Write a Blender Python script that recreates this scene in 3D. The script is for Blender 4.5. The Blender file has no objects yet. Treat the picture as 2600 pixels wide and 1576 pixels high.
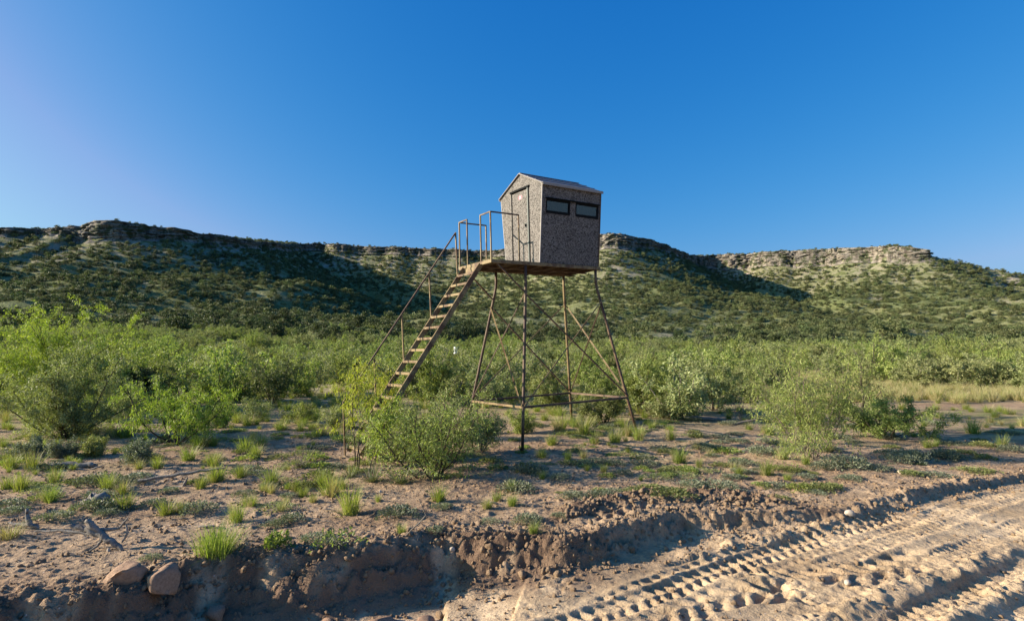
import bpy, math, random
import numpy as np
from mathutils import Matrix, Vector, Quaternion

# ------------------------------------------------------------------ camera, sky, sun, exposure
scene = bpy.context.scene
R = math.radians
F_PX, CXP, CYP, PITCH = 1500.0, 1300.0, 788.0, 3.53      # photo is 2600 x 1576
cam_d = bpy.data.cameras.new('camera'); cam = bpy.data.objects.new('camera', cam_d)
scene.collection.objects.link(cam); scene.camera = cam
cam_d.sensor_width = 36.0; cam_d.lens = 36.0 * F_PX / 2600.0
cam_d.clip_start = 0.1; cam_d.clip_end = 5000
cam.location = (0, 0, 0); cam.rotation_euler = (R(90 + PITCH), 0, 0)

SUN_EL, SUN_AZ = 18.5, -92.0                               # azimuth from +Y, clockwise
world = bpy.data.worlds.new('World'); scene.world = world; world.use_nodes = True
wt = world.node_tree; wt.nodes.clear()
w_out = wt.nodes.new('ShaderNodeOutputWorld'); w_bg = wt.nodes.new('ShaderNodeBackground')
w_sky = wt.nodes.new('ShaderNodeTexSky'); w_sky.sky_type = 'NISHITA'; w_sky.sun_disc = False
w_sky.sun_elevation = R(SUN_EL); w_sky.sun_rotation = R(SUN_AZ % 360)
w_sky.altitude = 900; w_sky.air_density = 1.0; w_sky.dust_density = 4.0; w_sky.ozone_density = 4.0
# even colour response of the camera over the whole sky (per channel gain and gamma)
w_sep = wt.nodes.new('ShaderNodeSeparateColor'); w_com = wt.nodes.new('ShaderNodeCombineColor')
wt.links.new(w_sky.outputs[0], w_sep.inputs[0])
def w_math(op, a, b):
    n = wt.nodes.new('ShaderNodeMath'); n.operation = op
    for i, v in enumerate((a, b)):
        if isinstance(v, (int, float)): n.inputs[i].default_value = v
        else: wt.links.new(v, n.inputs[i])
    return n.outputs[0]
SKY_S, SKY_E = 0.09, 2.07
_ch = []
for k, (gain, gam) in enumerate(((21.0, 2.6), (1.54, 1.0), (1.20, 0.51))):
    _ch.append(w_math('MULTIPLY', w_math('POWER', w_math('MULTIPLY', w_sep.outputs[k], 0.1), gam), gain / (0.1 * SKY_E)))
_ch[0] = w_math('MINIMUM', _ch[0], w_math('MULTIPLY', _ch[1], 0.57))
_ch[2] = w_math('MAXIMUM', _ch[2], _ch[1])
for k in range(3): wt.links.new(_ch[k], w_com.inputs[k])
wt.links.new(w_com.outputs[0], w_bg.inputs[0])
w_bg.inputs[1].default_value = SKY_S
wt.links.new(w_bg.outputs[0], w_out.inputs[0])

sun_d = bpy.data.lights.new('sun', 'SUN'); sun = bpy.data.objects.new('sun', sun_d)
scene.collection.objects.link(sun)
sun_d.energy = 5.0; sun_d.angle = R(0.5); sun_d.color = (1.0, 0.86, 0.68)
to_sun = Vector((math.sin(R(SUN_AZ)) * math.cos(R(SUN_EL)), math.cos(R(SUN_AZ)) * math.cos(R(SUN_EL)), math.sin(R(SUN_EL))))
sun.rotation_euler = to_sun.to_track_quat('Z', 'Y').to_euler(); sun.location = to_sun * 60

vs = scene.view_settings
vs.view_transform = 'Standard'; vs.look = 'None'; vs.gamma = 1.0; vs.use_curve_mapping = False
vs.exposure = 1.2
scene.render.engine = 'CYCLES'
scene.cycles.max_bounces = 6; scene.cycles.transparent_max_bounces = 6
scene.cycles.diffuse_bounces = 3; scene.cycles.glossy_bounces = 2; scene.cycles.transmission_bounces = 4
scene.cycles.use_denoising = True
COL = scene.collection

# ------------------------------------------------------------------ small helpers
def tag(o, label=None, cat=None, group=None, kind=None):
    if label: o['label'] = label
    if cat: o['category'] = cat
    if group: o['group'] = group
    if kind: o['kind'] = kind
    return o

def link(name, mesh, parent=None):
    o = bpy.data.objects.new(name, mesh); COL.objects.link(o)
    if parent is not None: o.parent = parent
    return o

def empty(name, loc=(0, 0, 0), rz=0.0):
    o = bpy.data.objects.new(name, None); COL.objects.link(o)
    o.empty_display_size = 0.2; o.location = loc; o.rotation_euler = (0, 0, rz); return o

def np_mesh(name, V, quads=None, tris=None, mats=(), mat_idx=None, smooth=False):
    """fast mesh from numpy arrays"""
    me = bpy.data.meshes.new(name)
    V = np.asarray(V, dtype=np.float32).reshape(-1, 3)
    nq = 0 if quads is None else len(quads); nt = 0 if tris is None else len(tris)
    loops = []
    if nq: loops.append(np.asarray(quads, dtype=np.int32).reshape(-1))
    if nt: loops.append(np.asarray(tris, dtype=np.int32).reshape(-1))
    lv = np.concatenate(loops)
    me.vertices.add(len(V)); me.vertices.foreach_set('co', V.reshape(-1))
    me.loops.add(len(lv)); me.loops.foreach_set('vertex_index', lv)
    st = np.concatenate([np.arange(nq) * 4, nq * 4 + np.arange(nt) * 3]).astype(np.int32)
    me.polygons.add(nq + nt); me.polygons.foreach_set('loop_start', st)
    try:
        me.polygons.foreach_set('loop_total', np.concatenate([np.full(nq, 4), np.full(nt, 3)]).astype(np.int32))
    except Exception: pass
    for m in mats: me.materials.append(m)
    if mat_idx is not None: me.polygons.foreach_set('material_index', np.asarray(mat_idx, dtype=np.int32))
    if smooth: me.polygons.foreach_set('use_smooth', np.ones(nq + nt, dtype=bool))
    me.update(calc_edges=True); me.validate()
    return me

# gradient noise ------------------------------------------------------
_rs = np.random.RandomState(11)
_perm = _rs.permutation(512).astype(np.int64); _perm = np.concatenate([_perm, _perm, _perm])
_ga = _rs.uniform(0, 2 * np.pi, 512); _gx, _gy = np.cos(_ga), np.sin(_ga)
def pn(x, y):
    x = np.asarray(x, dtype=np.float64); y = np.asarray(y, dtype=np.float64)
    xi = np.floor(x); yi = np.floor(y); xf = x - xi; yf = y - yi
    xi = xi.astype(np.int64) & 511; yi = yi.astype(np.int64) & 511
    u = xf * xf * xf * (xf * (xf * 6 - 15) + 10); v = yf * yf * yf * (yf * (yf * 6 - 15) + 10)
    x1 = (xi + 1) & 511; y1 = (yi + 1) & 511
    def g(ix, iy, dx, dy):
        h = _perm[_perm[ix] + iy]; return _gx[h] * dx + _gy[h] * dy
    a = g(xi, yi, xf, yf); b = g(x1, yi, xf - 1, yf); c = g(xi, y1, xf, yf - 1); d = g(x1, y1, xf - 1, yf - 1)
    return (a + u * (b - a) + v * ((c + u * (d - c)) - (a + u * (b - a)))) * 1.5
def fbm(x, y, o=4, g=0.5, l=2.03):
    s = 0; a = 1.0; n = 0
    for k in range(o):
        s = s + a * pn(x + 17.3 * k, y - 9.1 * k); n += a; a *= g; x = x * l; y = y * l
    return s / n
def sst(a, b, x):
    t = np.clip((x - a) / (b - a), 0, 1); return t * t * (3 - 2 * t)

# photo pixel -> ray / ground -----------------------------------------
_cp, _sp = math.cos(R(PITCH)), math.sin(R(PITCH))
def ray(px, py):
    a, b = (px - CXP) / F_PX, -(py - CYP) / F_PX
    return np.array([a, _cp - b * _sp, _sp + b * _cp])
def gp(px, py, z):
    d = ray(px, py); return d * (z / d[2])

def poly_near(x, y, P):
    """nearest distance, arc length, signed side of polyline P (n,2)"""
    best = np.full(x.shape, 1e9); ts = np.zeros(x.shape); sg = np.ones(x.shape); acc = 0.0
    for i in range(len(P) - 1):
        ax, ay = P[i]; bx, by = P[i + 1]; dx, dy = bx - ax, by - ay; L = math.hypot(dx, dy)
        t = np.clip(((x - ax) * dx + (y - ay) * dy) / (L * L), 0, 1)
        qx = x - (ax + t * dx); qy = y - (ay + t * dy); d = np.hypot(qx, qy)
        m = d < best
        best = np.where(m, d, best); ts = np.where(m, acc + t * L, ts)
        sg = np.where(m, np.sign(dx * qy - dy * qx), sg); acc += L
    return best, ts, sg

# ------------------------------------------------------------------ terrain shape
GZ = -2.32
def pxline(pts, z): return np.array([gp(a, b, z)[:2] for a, b in pts])
BANK_PX = [(-900, 1570), (-200, 1548), (0, 1530), (130, 1512), (240, 1500), (350, 1486), (440, 1440), (560, 1414), (800, 1402), (964, 1380), (1128, 1350),
           (1238, 1362), (1347, 1362), (1420, 1370), (1500, 1358), (1600, 1330), (1720, 1306), (1850, 1303), (1980, 1300), (2120, 1290), (2300, 1258), (2600, 1200), (3200, 1130)]
BANK = pxline(BANK_PX, GZ)
_bs = np.concatenate([[0], np.cumsum(np.hypot(*np.diff(BANK, axis=0).T))])
BANK_D = np.array([.42, .46, .48, .52, .53, .54, .55, .56, .57, .57, .55, .49, .41, .35, .30, .26, .25, .22, .17, .13, .09, .06, .04])
WIND = pxline([(1400, 1320), (1480, 1296), (1560, 1284), (1700, 1268), (1850, 1268), (1990, 1282), (2080, 1292)], GZ)
STEP = pxline([(1780, 1400), (1955, 1368), (2138, 1346), (2247, 1314), (2320, 1290), (2460, 1256), (2640, 1216)], -2.5)
RUT2 = pxline([(1980, 1600), (2200, 1535), (2400, 1480), (2640, 1390)], -2.5)
RUT3 = pxline([(2380, 1600), (2450, 1560), (2520, 1530), (2660, 1470)], -2.5)
TRK1 = pxline([(1300, 1590), (1366, 1571), (1493, 1541), (1600, 1512), (1700, 1484), (1809, 1446), (1897, 1419), (1992, 1394), (2150, 1360), (2300, 1322)], -2.55)
TRK2 = pxline([(1830, 1420), (1950, 1460), (2100, 1462), (2250, 1455), (2400, 1425)], -2.52)
TRK3 = pxline([(1490, 1340), (1600, 1306), (1700, 1292), (1850, 1290), (1990, 1294)], -2.4)
TRK5 = pxline([(1480, 1515), (1620, 1470), (1760, 1425), (1880, 1392), (2010, 1370), (2150, 1340)], -2.5)
TRK6 = pxline([(1640, 1560), (1780, 1515), (1900, 1495), (2020, 1500), (2150, 1520)], -2.55)
TRK7 = pxline([(1900, 1500), (2080, 1440), (2250, 1395), (2420, 1340), (2620, 1275)], -2.52)
TRK8 = pxline([(1820, 1455), (1990, 1412), (2160, 1378), (2330, 1334), (2620, 1250)], -2.5)
TRK9 = pxline([(2000, 1560), (2200, 1490), (2400, 1430), (2620, 1350)], -2.52)
TRK4 = pxline([(2180, 1600), (2300, 1560), (2450, 1500), (2620, 1440)], -2.5)

# mesa rim: (photo x, skyline y, distance)
HZ = 880.0
RIM = [(-900, 600, 640), (-500, 590, 560), (-150, 582, 520), (60, 577, 505), (170, 574, 490), (215, 561, 478), (265, 556, 470), (330, 563, 466), (420, 575, 466), (520, 590, 470),
       (610, 604, 486), (670, 613, 540), (715, 617, 620), (750, 616, 690), (800, 616, 704), (870, 619, 678), (980, 624, 660), (1100, 630, 650), (1220, 634, 640), (1300, 632, 630), (1400, 622, 600),
       (1480, 603, 560), (1530, 589, 540), (1575, 588, 534), (1630, 600, 552), (1690, 620, 590), (1735, 638, 640), (1770, 648, 700), (1830, 645, 712), (1950, 638, 700),
       (2100, 631, 690), (2230, 623, 672), (2320, 621, 655), (2352, 630, 662), (2400, 648, 668), (2460, 668, 676), (2600, 696, 690), (2800, 715, 720), (3300, 740, 800)]
def rimpt(x, y, r):
    a = (x - CXP) / F_PX; n = math.hypot(a, 1.0)
    return (r * a / n, r / n, (HZ - y) / F_PX * r / n * 1.0)
_rp = np.array([rimpt(*q) for q in RIM])
# resample the rim every ~5 m, roughen it
_rl = np.concatenate([[0], np.cumsum(np.hypot(np.diff(_rp[:, 0]), np.diff(_rp[:, 1])))])
_rt = np.arange(0, _rl[-1], 5.0)
RIMX, RIMY, RIMZ = (np.interp(_rt, _rl, _rp[:, k]) for k in range(3))
def _sm(a):
    k = np.array([1, 2, 3, 2, 1]) / 9.0
    return np.convolve(np.pad(a, 2, 'edge'), k, 'valid')
RIMX, RIMY, RIMZ = _sm(RIMX), _sm(RIMY), _sm(RIMZ)
RIMX = RIMX + 5 * pn(_rt / 23.0, _rt * 0 + 3.3); RIMY = RIMY + 6 * pn(_rt / 19.0, _rt * 0 + 8.3)
# how much bare rock shows along the rim (by photo x)
_ax = np.interp(_rt, _rl, [q[0] for q in RIM])
CLIFF_H = np.interp(_ax, [-900, 0, 60, 150, 190, 260, 330, 450, 620, 700, 760, 900, 1100, 1250, 1450, 1530, 1600, 1700, 1760, 1850, 2100, 2320, 2360, 2420],
                         [2, 4, 4, 3, 9, 13, 9, 5, 4, 3, 4, 5.5, 5, 4, 5, 12, 9, 5, 8, 14, 14, 12, 7, 0.6])
CLIFF_H = CLIFF_H * (1 + 0.25 * pn(_rt / 31.0, _rt * 0 + 1.7))

def rim_field(x, y):
    """signed distance outside(+)/inside(-) the plateau, rim height, cliff height, arc"""
    x = np.asarray(x, float); y = np.asarray(y, float)
    sh = x.shape; x = x.ravel(); y = y.ravel()
    best = np.full(x.shape, 1e18); idx = np.zeros(x.shape, int)
    for c in range(0, len(RIMX), 24):
        j = np.arange(c, min(c + 24, len(RIMX)))
        dd = (x[:, None] - RIMX[j]) ** 2 + (y[:, None] - RIMY[j]) ** 2
        k = dd.argmin(1); v = dd[np.arange(len(x)), k]; m = v < best
        best[m] = v[m]; idx[m] = j[k[m]]
    d = np.sqrt(best)
    # inside test by crossing number on the closed plateau outline
    px_ = np.concatenate([RIMX, [RIMX[-1], -900, -900]]); py_ = np.concatenate([RIMY, [1800, 1800, RIMY[0]]])
    ins = np.zeros(x.shape, bool)
    for i in range(len(px_)):
        x0, y0 = px_[i], py_[i]; x1, y1 = px_[(i + 1) % len(px_)], py_[(i + 1) % len(px_)]
        if y0 == y1: continue
        c = ((y0 > y) != (y1 > y)) & (x < (x1 - x0) * (y - y0) / (y1 - y0) + x0); ins ^= c
    d = np.where(ins, -d, d)
    return d.reshape(sh), RIMZ[idx].reshape(sh), CLIFF_H[idx].reshape(sh), idx.reshape(sh)

def plain(x, y):
    r = np.hypot(x, y)
    z = GZ + 0.9 * sst(40, 160, r) + 4.0 * sst(140, 420, r)
    return z + 0.5 * sst(30, 120, r) * fbm(x / 40, y / 40, 3)

def hills(x, y):
    d, hz, ch, idx = rim_field(x, y)
    gul = fbm(x / 90, y / 90, 4)
    dd = np.maximum(d, 0)
    de = np.maximum(dd * (1 + 0.30 * gul * sst(10, 120, dd)) + 14 * gul * sst(10, 80, dd), 0)
    base = plain(x, y)
    zc = hz - ch
    tal = (zc - base) * (np.exp(-de / 118.0) - 0.045) / 0.955
    slope = base + np.maximum(tal, 0) + 1.6 * sst(5, 60, dd) * fbm(x / 22, y / 22, 3)
    tz = slope / 5.5 + 0.7 * fbm(x / 80, y / 80, 2); slope = slope + 1.1 * sst(8, 40, dd) * np.sin(tz * 6.283) * np.clip(.4 + fbm(x / 50 + 7, y / 50, 2), 0, 1)
    top = hz + 1.2 * fbm(x / 30, y / 30, 3) + np.minimum(-np.minimum(d, 0), 200) * 0.004
    k = sst(-3.0, 1.0, d)
    z = np.where(d > 1.0, slope, top * (1 - k) + slope * k)
    return z, d

def track(x, y, P, hw, spacing, skew, depth, lug, lim=None):
    d, t, s = poly_near(x, y, P); w = d * s
    t0 = t; t = t + 0.03 * fbm(x / .25, y / .25, 2); brk = np.clip(0.72 + 1.3 * fbm(x / .5 + 3, y / .5, 3), 0.12, 1.2)
    L = np.hypot(*np.diff(P, axis=0).T).sum()
    m = sst(hw, hw * 0.86, d) * sst(0.02, 0.35, t) * sst(0.02, 0.5, L - t)
    half = np.where(w > 0, 0.5, 0.0)
    ph = (t + np.abs(w) * skew) / spacing + half
    tri = np.abs((ph % 1.0) - 0.5) * 2
    blk = sst(0.34, 0.62, tri) * sst(0.0, 0.02, np.abs(w) - 0.006)
    edge = np.exp(-((d - hw * 1.12) / 0.05) ** 2) * sst(0.02, 0.35, t)
    return m * (-depth - lug * blk * brk) + 0.02 * edge * brk

def terrain(x, y, fine=True):
    """height of the whole ground; arrays in, array out"""
    x = np.asarray(x, float); y = np.asarray(y, float); r = np.hypot(x, y)
    z = plain(x, y)
    far = r > 90
    if far.any():
        zz = z.copy(); h, d = hills(x[far], y[far]); zz[far] = h; z = zz
    nr = (r < 40)
    if nr.any():
        X = x[nr]; Y = y[nr]; rr = r[nr]; q = z[nr]
        fade = sst(40, 26, rr)
        q = q + fade * (0.10 * fbm(X / 5.5, Y / 5.5, 3) + 0.035 * fbm(X / 1.3 + 5, Y / 1.3, 3))
        d, t, s = poly_near(X, Y, BANK); sd = -d * s                 # + on the road side
        D = np.interp(t, _bs, BANK_D)
        wob = 0.09 * fbm(X / 1.6, Y / 1.6, 2) + 0.03 * fbm(X / 0.3, Y / 0.3, 2)
        e = sd + wob * sst(0.05, 0.4, D)
        bw = 0.95 * D + 0.05
        f0 = sst(-0.02, 1, e / bw); bm_ = 4 * f0 * (1 - f0) * sst(0.06, 0.25, D)
        e = e + (sst(0, .06, f0) * sst(1.0, .9, f0)) * sst(0.06, 0.25, D) * (0.13 * fbm(t / 0.24, D * f0 / 0.13 + 3, 4, .6) + 0.06 * fbm(t / 0.9, D * f0 / .4, 2))
        face = sst(-0.02, 1, e / bw)
        q = q - D * face + 0.16 * D * np.exp(-np.maximum(e - bw * .85, 0) / 0.22) * sst(.7, 1.0, face) + bm_ * 0.05 * fbm(X / .1, Y / .1, 3)
        road = sst(-0.05, 0.3, e)
        near_edge = np.exp(-(sd / 0.40) ** 2)
        clod = np.abs(fbm(X / 0.17, Y / 0.17, 3)); clod2 = np.abs(pn(X / 0.075, Y / 0.075))
        q = q + near_edge * sst(0.08, 0.3, D) * (0.02 * (1 - face) + 0.09 * clod + 0.04 * clod2)
        # windrow on the far side of the tracks
        dw, tw, _ = poly_near(X, Y, WIND); Lw = np.hypot(*np.diff(WIND, axis=0).T).sum()
        wm = np.exp(-(dw / 0.24) ** 2) * sst(0, .6, tw) * sst(0, 1.0, Lw - tw)
        q = q + wm * (0.09 + 0.07 * clod + 0.05 * clod2)
        # road relief
        calm = 1 - 0.8 * sst(0.30, 0.18, poly_near(X, Y, TRK1)[0])
        q = q + calm * road * (0.030 * fbm(X / 0.5, Y / 0.5, 4, .5) + 0.020 * clod * sst(-.2, .5, fbm(X / 0.9, Y / 0.9 + 4, 2)) )
        ds, ts, ss_ = poly_near(X, Y, STEP); sd2 = -ds * ss_
        q = q + np.exp(-((sd2 + 0.1) / 0.16) ** 2) * 0.085 * np.clip(0.55 + 1.2 * fbm(X / .5, Y / .5, 3), .05, 1.2) * (0.5 + 1.6 * clod)
        q = q - 0.03 * sst(-0.02, 0.12, sd2) * sst(0.7, 0.4, sd2)
        for P_, dep in ((RUT2, 0.07), (RUT3, 0.11)):
            d3, t3, s3 = poly_near(X, Y, P_); sd3 = -d3 * s3
            q = q + np.exp(-((sd3 + 0.08) / 0.13) ** 2) * dep * np.clip(0.6 + 1.2 * fbm(X / .4, Y / .4, 3), .05, 1.2) * (0.5 + 1.6 * clod)
            q = q - dep * 0.7 * sst(0, 0.12, sd3) * sst(0.6, 0.35, sd3)
        q = q + track(X, Y, TRK1, 0.19, 0.16, 0.35, 0.014, 0.052)
        q = q + track(X, Y, TRK2, 0.30, 0.27, 0.9, 0.0, 0.075) * (0.7 + 0.6 * fbm(X / 0.6, Y / 0.6, 2))
        q = q + track(X, Y, TRK3, 0.24, 0.24, 0.8, 0.0, 0.07) * (0.7 + 0.6 * fbm(X / 0.5, Y / 0.5, 2))
        q = q + track(X, Y, TRK4, 0.16, 0.14, 0.5, 0.02, 0.04)
        q = q + calm * track(X, Y, TRK5, 0.14, 0.17, 0.5, 0.0, 0.04) + calm * track(X, Y, TRK6, 0.26, 0.25, 0.7, 0.0, 0.075)
        q = q + calm * (track(X, Y, TRK7, 0.15, 0.11, 0.3, 0.004, 0.016) + track(X, Y, TRK8, 0.17, 0.13, 0.5, 0.004, 0.020) + track(X, Y, TRK9, 0.16, 0.12, 0.4, 0.004, 0.018))
        q = q - calm * road * 0.02 * sst(.34, .5, fbm(X / .22 + 11, Y / .22, 2)) * sst(-.1, .3, fbm(X / 1.4, Y / 1.4 + 6, 2))
        # open dirt between the plants
        dirt = (1 - road) * sst(22, 12, rr)
        q = q + dirt * (0.030 * fbm(X / 0.35, Y / 0.35, 4, .6) + 0.06 * np.maximum(fbm(X / 0.13 + 7, Y / 0.13, 3) - 0.12, 0))
        z = z.copy(); z[nr] = q
    return z

def gz(x, y): return float(terrain(np.array([x]), np.array([y]))[0])
def G(px, py):
    """ground point seen at a photo pixel"""
    z = GZ
    for _ in range(8):
        p = gp(px, py, z); zn = gz(p[0], p[1]); z = 0.5 * z + 0.5 * zn if _ < 6 else zn
    p = gp(px, py, z); return Vector((p[0], p[1], gz(p[0], p[1])))

# ------------------------------------------------------------------ materials
def new_mat(name):
    m = bpy.data.materials.new(name); m.use_nodes = True; nt = m.node_tree
    return m, nt, nt.nodes['Principled BSDF'], nt.nodes['Material Output']
def N(nt, t, **kw):
    n = nt.nodes.new(t)
    for k, v in kw.items():
        if k in n.inputs: n.inputs[k].default_value = v
        else: setattr(n, k, v)
    return n
def ramp(nt, src, stops):
    r = nt.nodes.new('ShaderNodeValToRGB'); el = r.color_ramp.elements
    while len(el) < len(stops): el.new(0.5)
    for e, (p, c) in zip(el, stops): e.position = p; e.color = (*c, 1) if len(c) == 3 else c
    nt.links.new(src, r.inputs[0]); return r.outputs[0]
def mixc(nt, a, b, f, mode='MIX'):
    n = nt.nodes.new('ShaderNodeMix'); n.data_type = 'RGBA'; n.blend_type = mode
    for s, i in ((f, 0), (a, 6), (b, 7)):
        if isinstance(s, (int, float)): n.inputs[i].default_value = s
        elif isinstance(s, tuple): n.inputs[i].default_value = (*s, 1)
        else: nt.links.new(s, n.inputs[i])
    return n.outputs[2]
def noise(nt, vec, scale, detail=4, rough=0.6):
    n = N(nt, 'ShaderNodeTexNoise'); n.inputs['Scale'].default_value = scale
    n.inputs['Detail'].default_value = detail; n.inputs['Roughness'].default_value = rough
    if vec is not None: nt.links.new(vec, n.inputs['Vector'])
    return n.outputs['Fac']
def math_(nt, op, a, b=0.0, c=None):
    n = nt.nodes.new('ShaderNodeMath'); n.operation = op
    for i, s in enumerate((a, b) if c is None else (a, b, c)):
        if isinstance(s, (int, float)): n.inputs[i].default_value = s
        else: nt.links.new(s, n.inputs[i])
    return n.outputs[0]
def bump(nt, h, strength, dist, prev=None):
    b = N(nt, 'ShaderNodeBump'); b.inputs['Strength'].default_value = strength; b.inputs['Distance'].default_value = dist
    nt.links.new(h, b.inputs['Height'])
    if prev is not None: nt.links.new(prev, b.inputs['Normal'])
    return b.outputs[0]

def ground_material():
    m, nt, bs, out = new_mat('dirt')
    pos = N(nt, 'ShaderNodeNewGeometry').outputs['Position']
    n1 = noise(nt, pos, 0.55, 5); n2 = noise(nt, pos, 4.0, 6, 0.65); n3 = noise(nt, pos, 26.0, 4, 0.7)
    c = ramp(nt, n1, [(0.30, (0.50, 0.365, 0.228)), (0.50, (0.58, 0.432, 0.275)), (0.70, (0.64, 0.49, 0.325))])
    ard = N(nt, 'ShaderNodeAttribute', attribute_name='road').outputs['Fac']
    c0 = ramp(nt, n1, [(0.30, (0.36, 0.237, 0.150)), (0.50, (0.465, 0.325, 0.208)), (0.70, (0.54, 0.395, 0.262))])
    c = mixc(nt, c0, c, ard)
    c = mixc(nt, c, ramp(nt, n2, [(0.3, (0.62, 0.60, 0.58)), (0.55, (1, 1, 1)), (0.75, (1.12, 1.10, 1.08))]), 0.75, 'MULTIPLY')
    c = mixc(nt, c, ramp(nt, n3, [(0.3, (0.72, 0.70, 0.68)), (0.6, (1.05, 1.05, 1.05))]), 0.6, 'MULTIPLY')
    # scattered pale grit and dark litter
    vo = N(nt, 'ShaderNodeTexVoronoi'); vo.inputs['Scale'].default_value = 16.0; nt.links.new(pos, vo.inputs['Vector'])
    g1 = ramp(nt, vo.outputs['Distance'], [(0.10, (1, 1, 1)), (0.17, (0, 0, 0))])
    pick = ramp(nt, vo.outputs['Color'], [(0.72, (0, 0, 0)), (0.78, (1, 1, 1))])
    c = mixc(nt, c, (0.66, 0.54, 0.43), math_(nt, 'MULTIPLY', g1, pick))
    v2 = N(nt, 'ShaderNodeTexVoronoi'); v2.inputs['Scale'].default_value = 11.0; nt.links.new(pos, v2.inputs['Vector'])
    lit = math_(nt, 'MULTIPLY', ramp(nt, v2.outputs['Distance'], [(0.10, (1, 1, 1)), (0.22, (0, 0, 0))]), ramp(nt, v2.outputs['Color'], [(0.60, (0, 0, 0)), (0.66, (1, 1, 1))]))
    c = mixc(nt, c, (0.14, 0.10, 0.07), math_(nt, 'MULTIPLY', lit, ramp(nt, noise(nt, pos, 0.9, 3), [(0.42, (0, 0, 0)), (0.6, (0.8, 0.8, 0.8))])))
    c = mixc(nt, c, ramp(nt, noise(nt, pos, 1.3, 5, 0.7), [(0.36, (0.70, 0.68, 0.66)), (0.55, (1, 1, 1))]), 0.8, 'MULTIPLY')
    # painted attributes: sparse grass litter, dark windrow soil together with shade painted on the bank face
    a1 = N(nt, 'ShaderNodeAttribute', attribute_name='grass').outputs['Fac']
    a2 = N(nt, 'ShaderNodeAttribute', attribute_name='turned_and_shade').outputs['Fac']
    gn = noise(nt, pos, 1.6, 5, 0.7)
    gcol = ramp(nt, noise(nt, pos, 0.35, 4), [(0.35, (0.16, 0.17, 0.06)), (0.55, (0.29, 0.275, 0.115)), (0.72, (0.42, 0.36, 0.19))])
    gm = math_(nt, 'MULTIPLY', ramp(nt, gn, [(0.36, (0, 0, 0)), (0.58, (1, 1, 1))]), a1)
    c = mixc(nt, c, gcol, gm)
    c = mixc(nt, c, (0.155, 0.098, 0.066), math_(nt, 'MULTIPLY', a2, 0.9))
    nt.links.new(c, bs.inputs['Base Color']); bs.inputs['Roughness'].default_value = 0.95
    bs.inputs['Specular IOR Level'].default_value = 0.15
    calm = math_(nt, 'MULTIPLY_ADD', ard, -0.62, 1.0)
    b = bump(nt, math_(nt, 'MULTIPLY', noise(nt, pos, 11, 4, 0.65), calm), 0.8, 0.07); b = bump(nt, math_(nt, 'MULTIPLY', n3, calm), 0.9, 0.04, b); b = bump(nt, noise(nt, pos, 70, 3, 0.7), 0.6, 0.012, b)
    b = bump(nt, g1, 0.4, 0.012, b)
    nt.links.new(b, bs.inputs['Normal']); return m

def hill_material():
    m, nt, bs, out = new_mat('hill_grass')
    pos = N(nt, 'ShaderNodeNewGeometry').outputs['Position']
    n1 = noise(nt, pos, 0.018, 5); n2 = noise(nt, pos, 0.16, 6, 0.7); n3 = noise(nt, pos, 0.9, 4, 0.7)
    c = ramp(nt, n2, [(0.30, (0.12, 0.13, 0.055)), (0.46, (0.18, 0.195, 0.090)), (0.62, (0.245, 0.250, 0.140)), (0.8, (0.37, 0.345, 0.25))])
    c = mixc(nt, c, ramp(nt, n1, [(0.35, (0.62, 0.72, 0.60)), (0.6, (1.05, 1.0, 0.95))]), 0.8, 'MULTIPLY')
    c = mixc(nt, c, ramp(nt, n3, [(0.3, (0.6, 0.62, 0.55)), (0.6, (1.1, 1.08, 1.05))]), 0.7, 'MULTIPLY')
    a = N(nt, 'ShaderNodeAttribute', attribute_name='stone').outputs['Fac']
    c = mixc(nt, c, (0.36, 0.30, 0.24), math_(nt, 'MULTIPLY', a, ramp(nt, n2, [(0.42, (0, 0, 0)), (0.6, (1, 1, 1))])))
    nt.links.new(c, bs.inputs['Base Color']); bs.inputs['Roughness'].default_value = 1.0
    bs.inputs['Specular IOR Level'].default_value = 0.05
    nt.links.new(bump(nt, n3, 0.8, 1.0), bs.inputs['Normal']); return m

def cliff_material():
    m, nt, bs, out = new_mat('limestone')
    pos = N(nt, 'ShaderNodeNewGeometry').outputs['Position']
    mp = N(nt, 'ShaderNodeMapping'); mp.inputs['Scale'].default_value = (1, 1, 3.2); nt.links.new(pos, mp.inputs['Vector'])
    n1 = noise(nt, mp.outputs[0], 0.22, 6, 0.7); n2 = noise(nt, pos, 0.07, 4)
    c = ramp(nt, n1, [(0.33, (0.075, 0.066, 0.056)), (0.45, (0.20, 0.178, 0.150)), (0.6, (0.33, 0.295, 0.25)), (0.75, (0.42, 0.38, 0.325))])
    c = mixc(nt, c, ramp(nt, n2, [(0.4, (0.8, 0.78, 0.78)), (0.6, (1.05, 0.98, 0.9))]), 0.8, 'MULTIPLY')
    mp2 = N(nt, 'ShaderNodeMapping'); mp2.inputs['Scale'].default_value = (1, 1, 0.12); nt.links.new(pos, mp2.inputs['Vector'])
    n4 = noise(nt, mp2.outputs[0], 0.32, 4, 0.7); c = mixc(nt, c, ramp(nt, n4, [(0.40, (0.32, 0.30, 0.29)), (0.50, (1, 1, 1))]), 0.9, 'MULTIPLY')
    veg = ramp(nt, noise(nt, pos, 0.16, 5, 0.7), [(0.50, (0, 0, 0)), (0.58, (1, 1, 1))])
    c = mixc(nt, c, (0.06, 0.07, 0.03), veg)
    nt.links.new(c, bs.inputs['Base Color']); bs.inputs['Roughness'].default_value = 0.95
    nt.links.new(bump(nt, n1, 1.0, 1.2), bs.inputs['Normal']); return m

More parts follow.
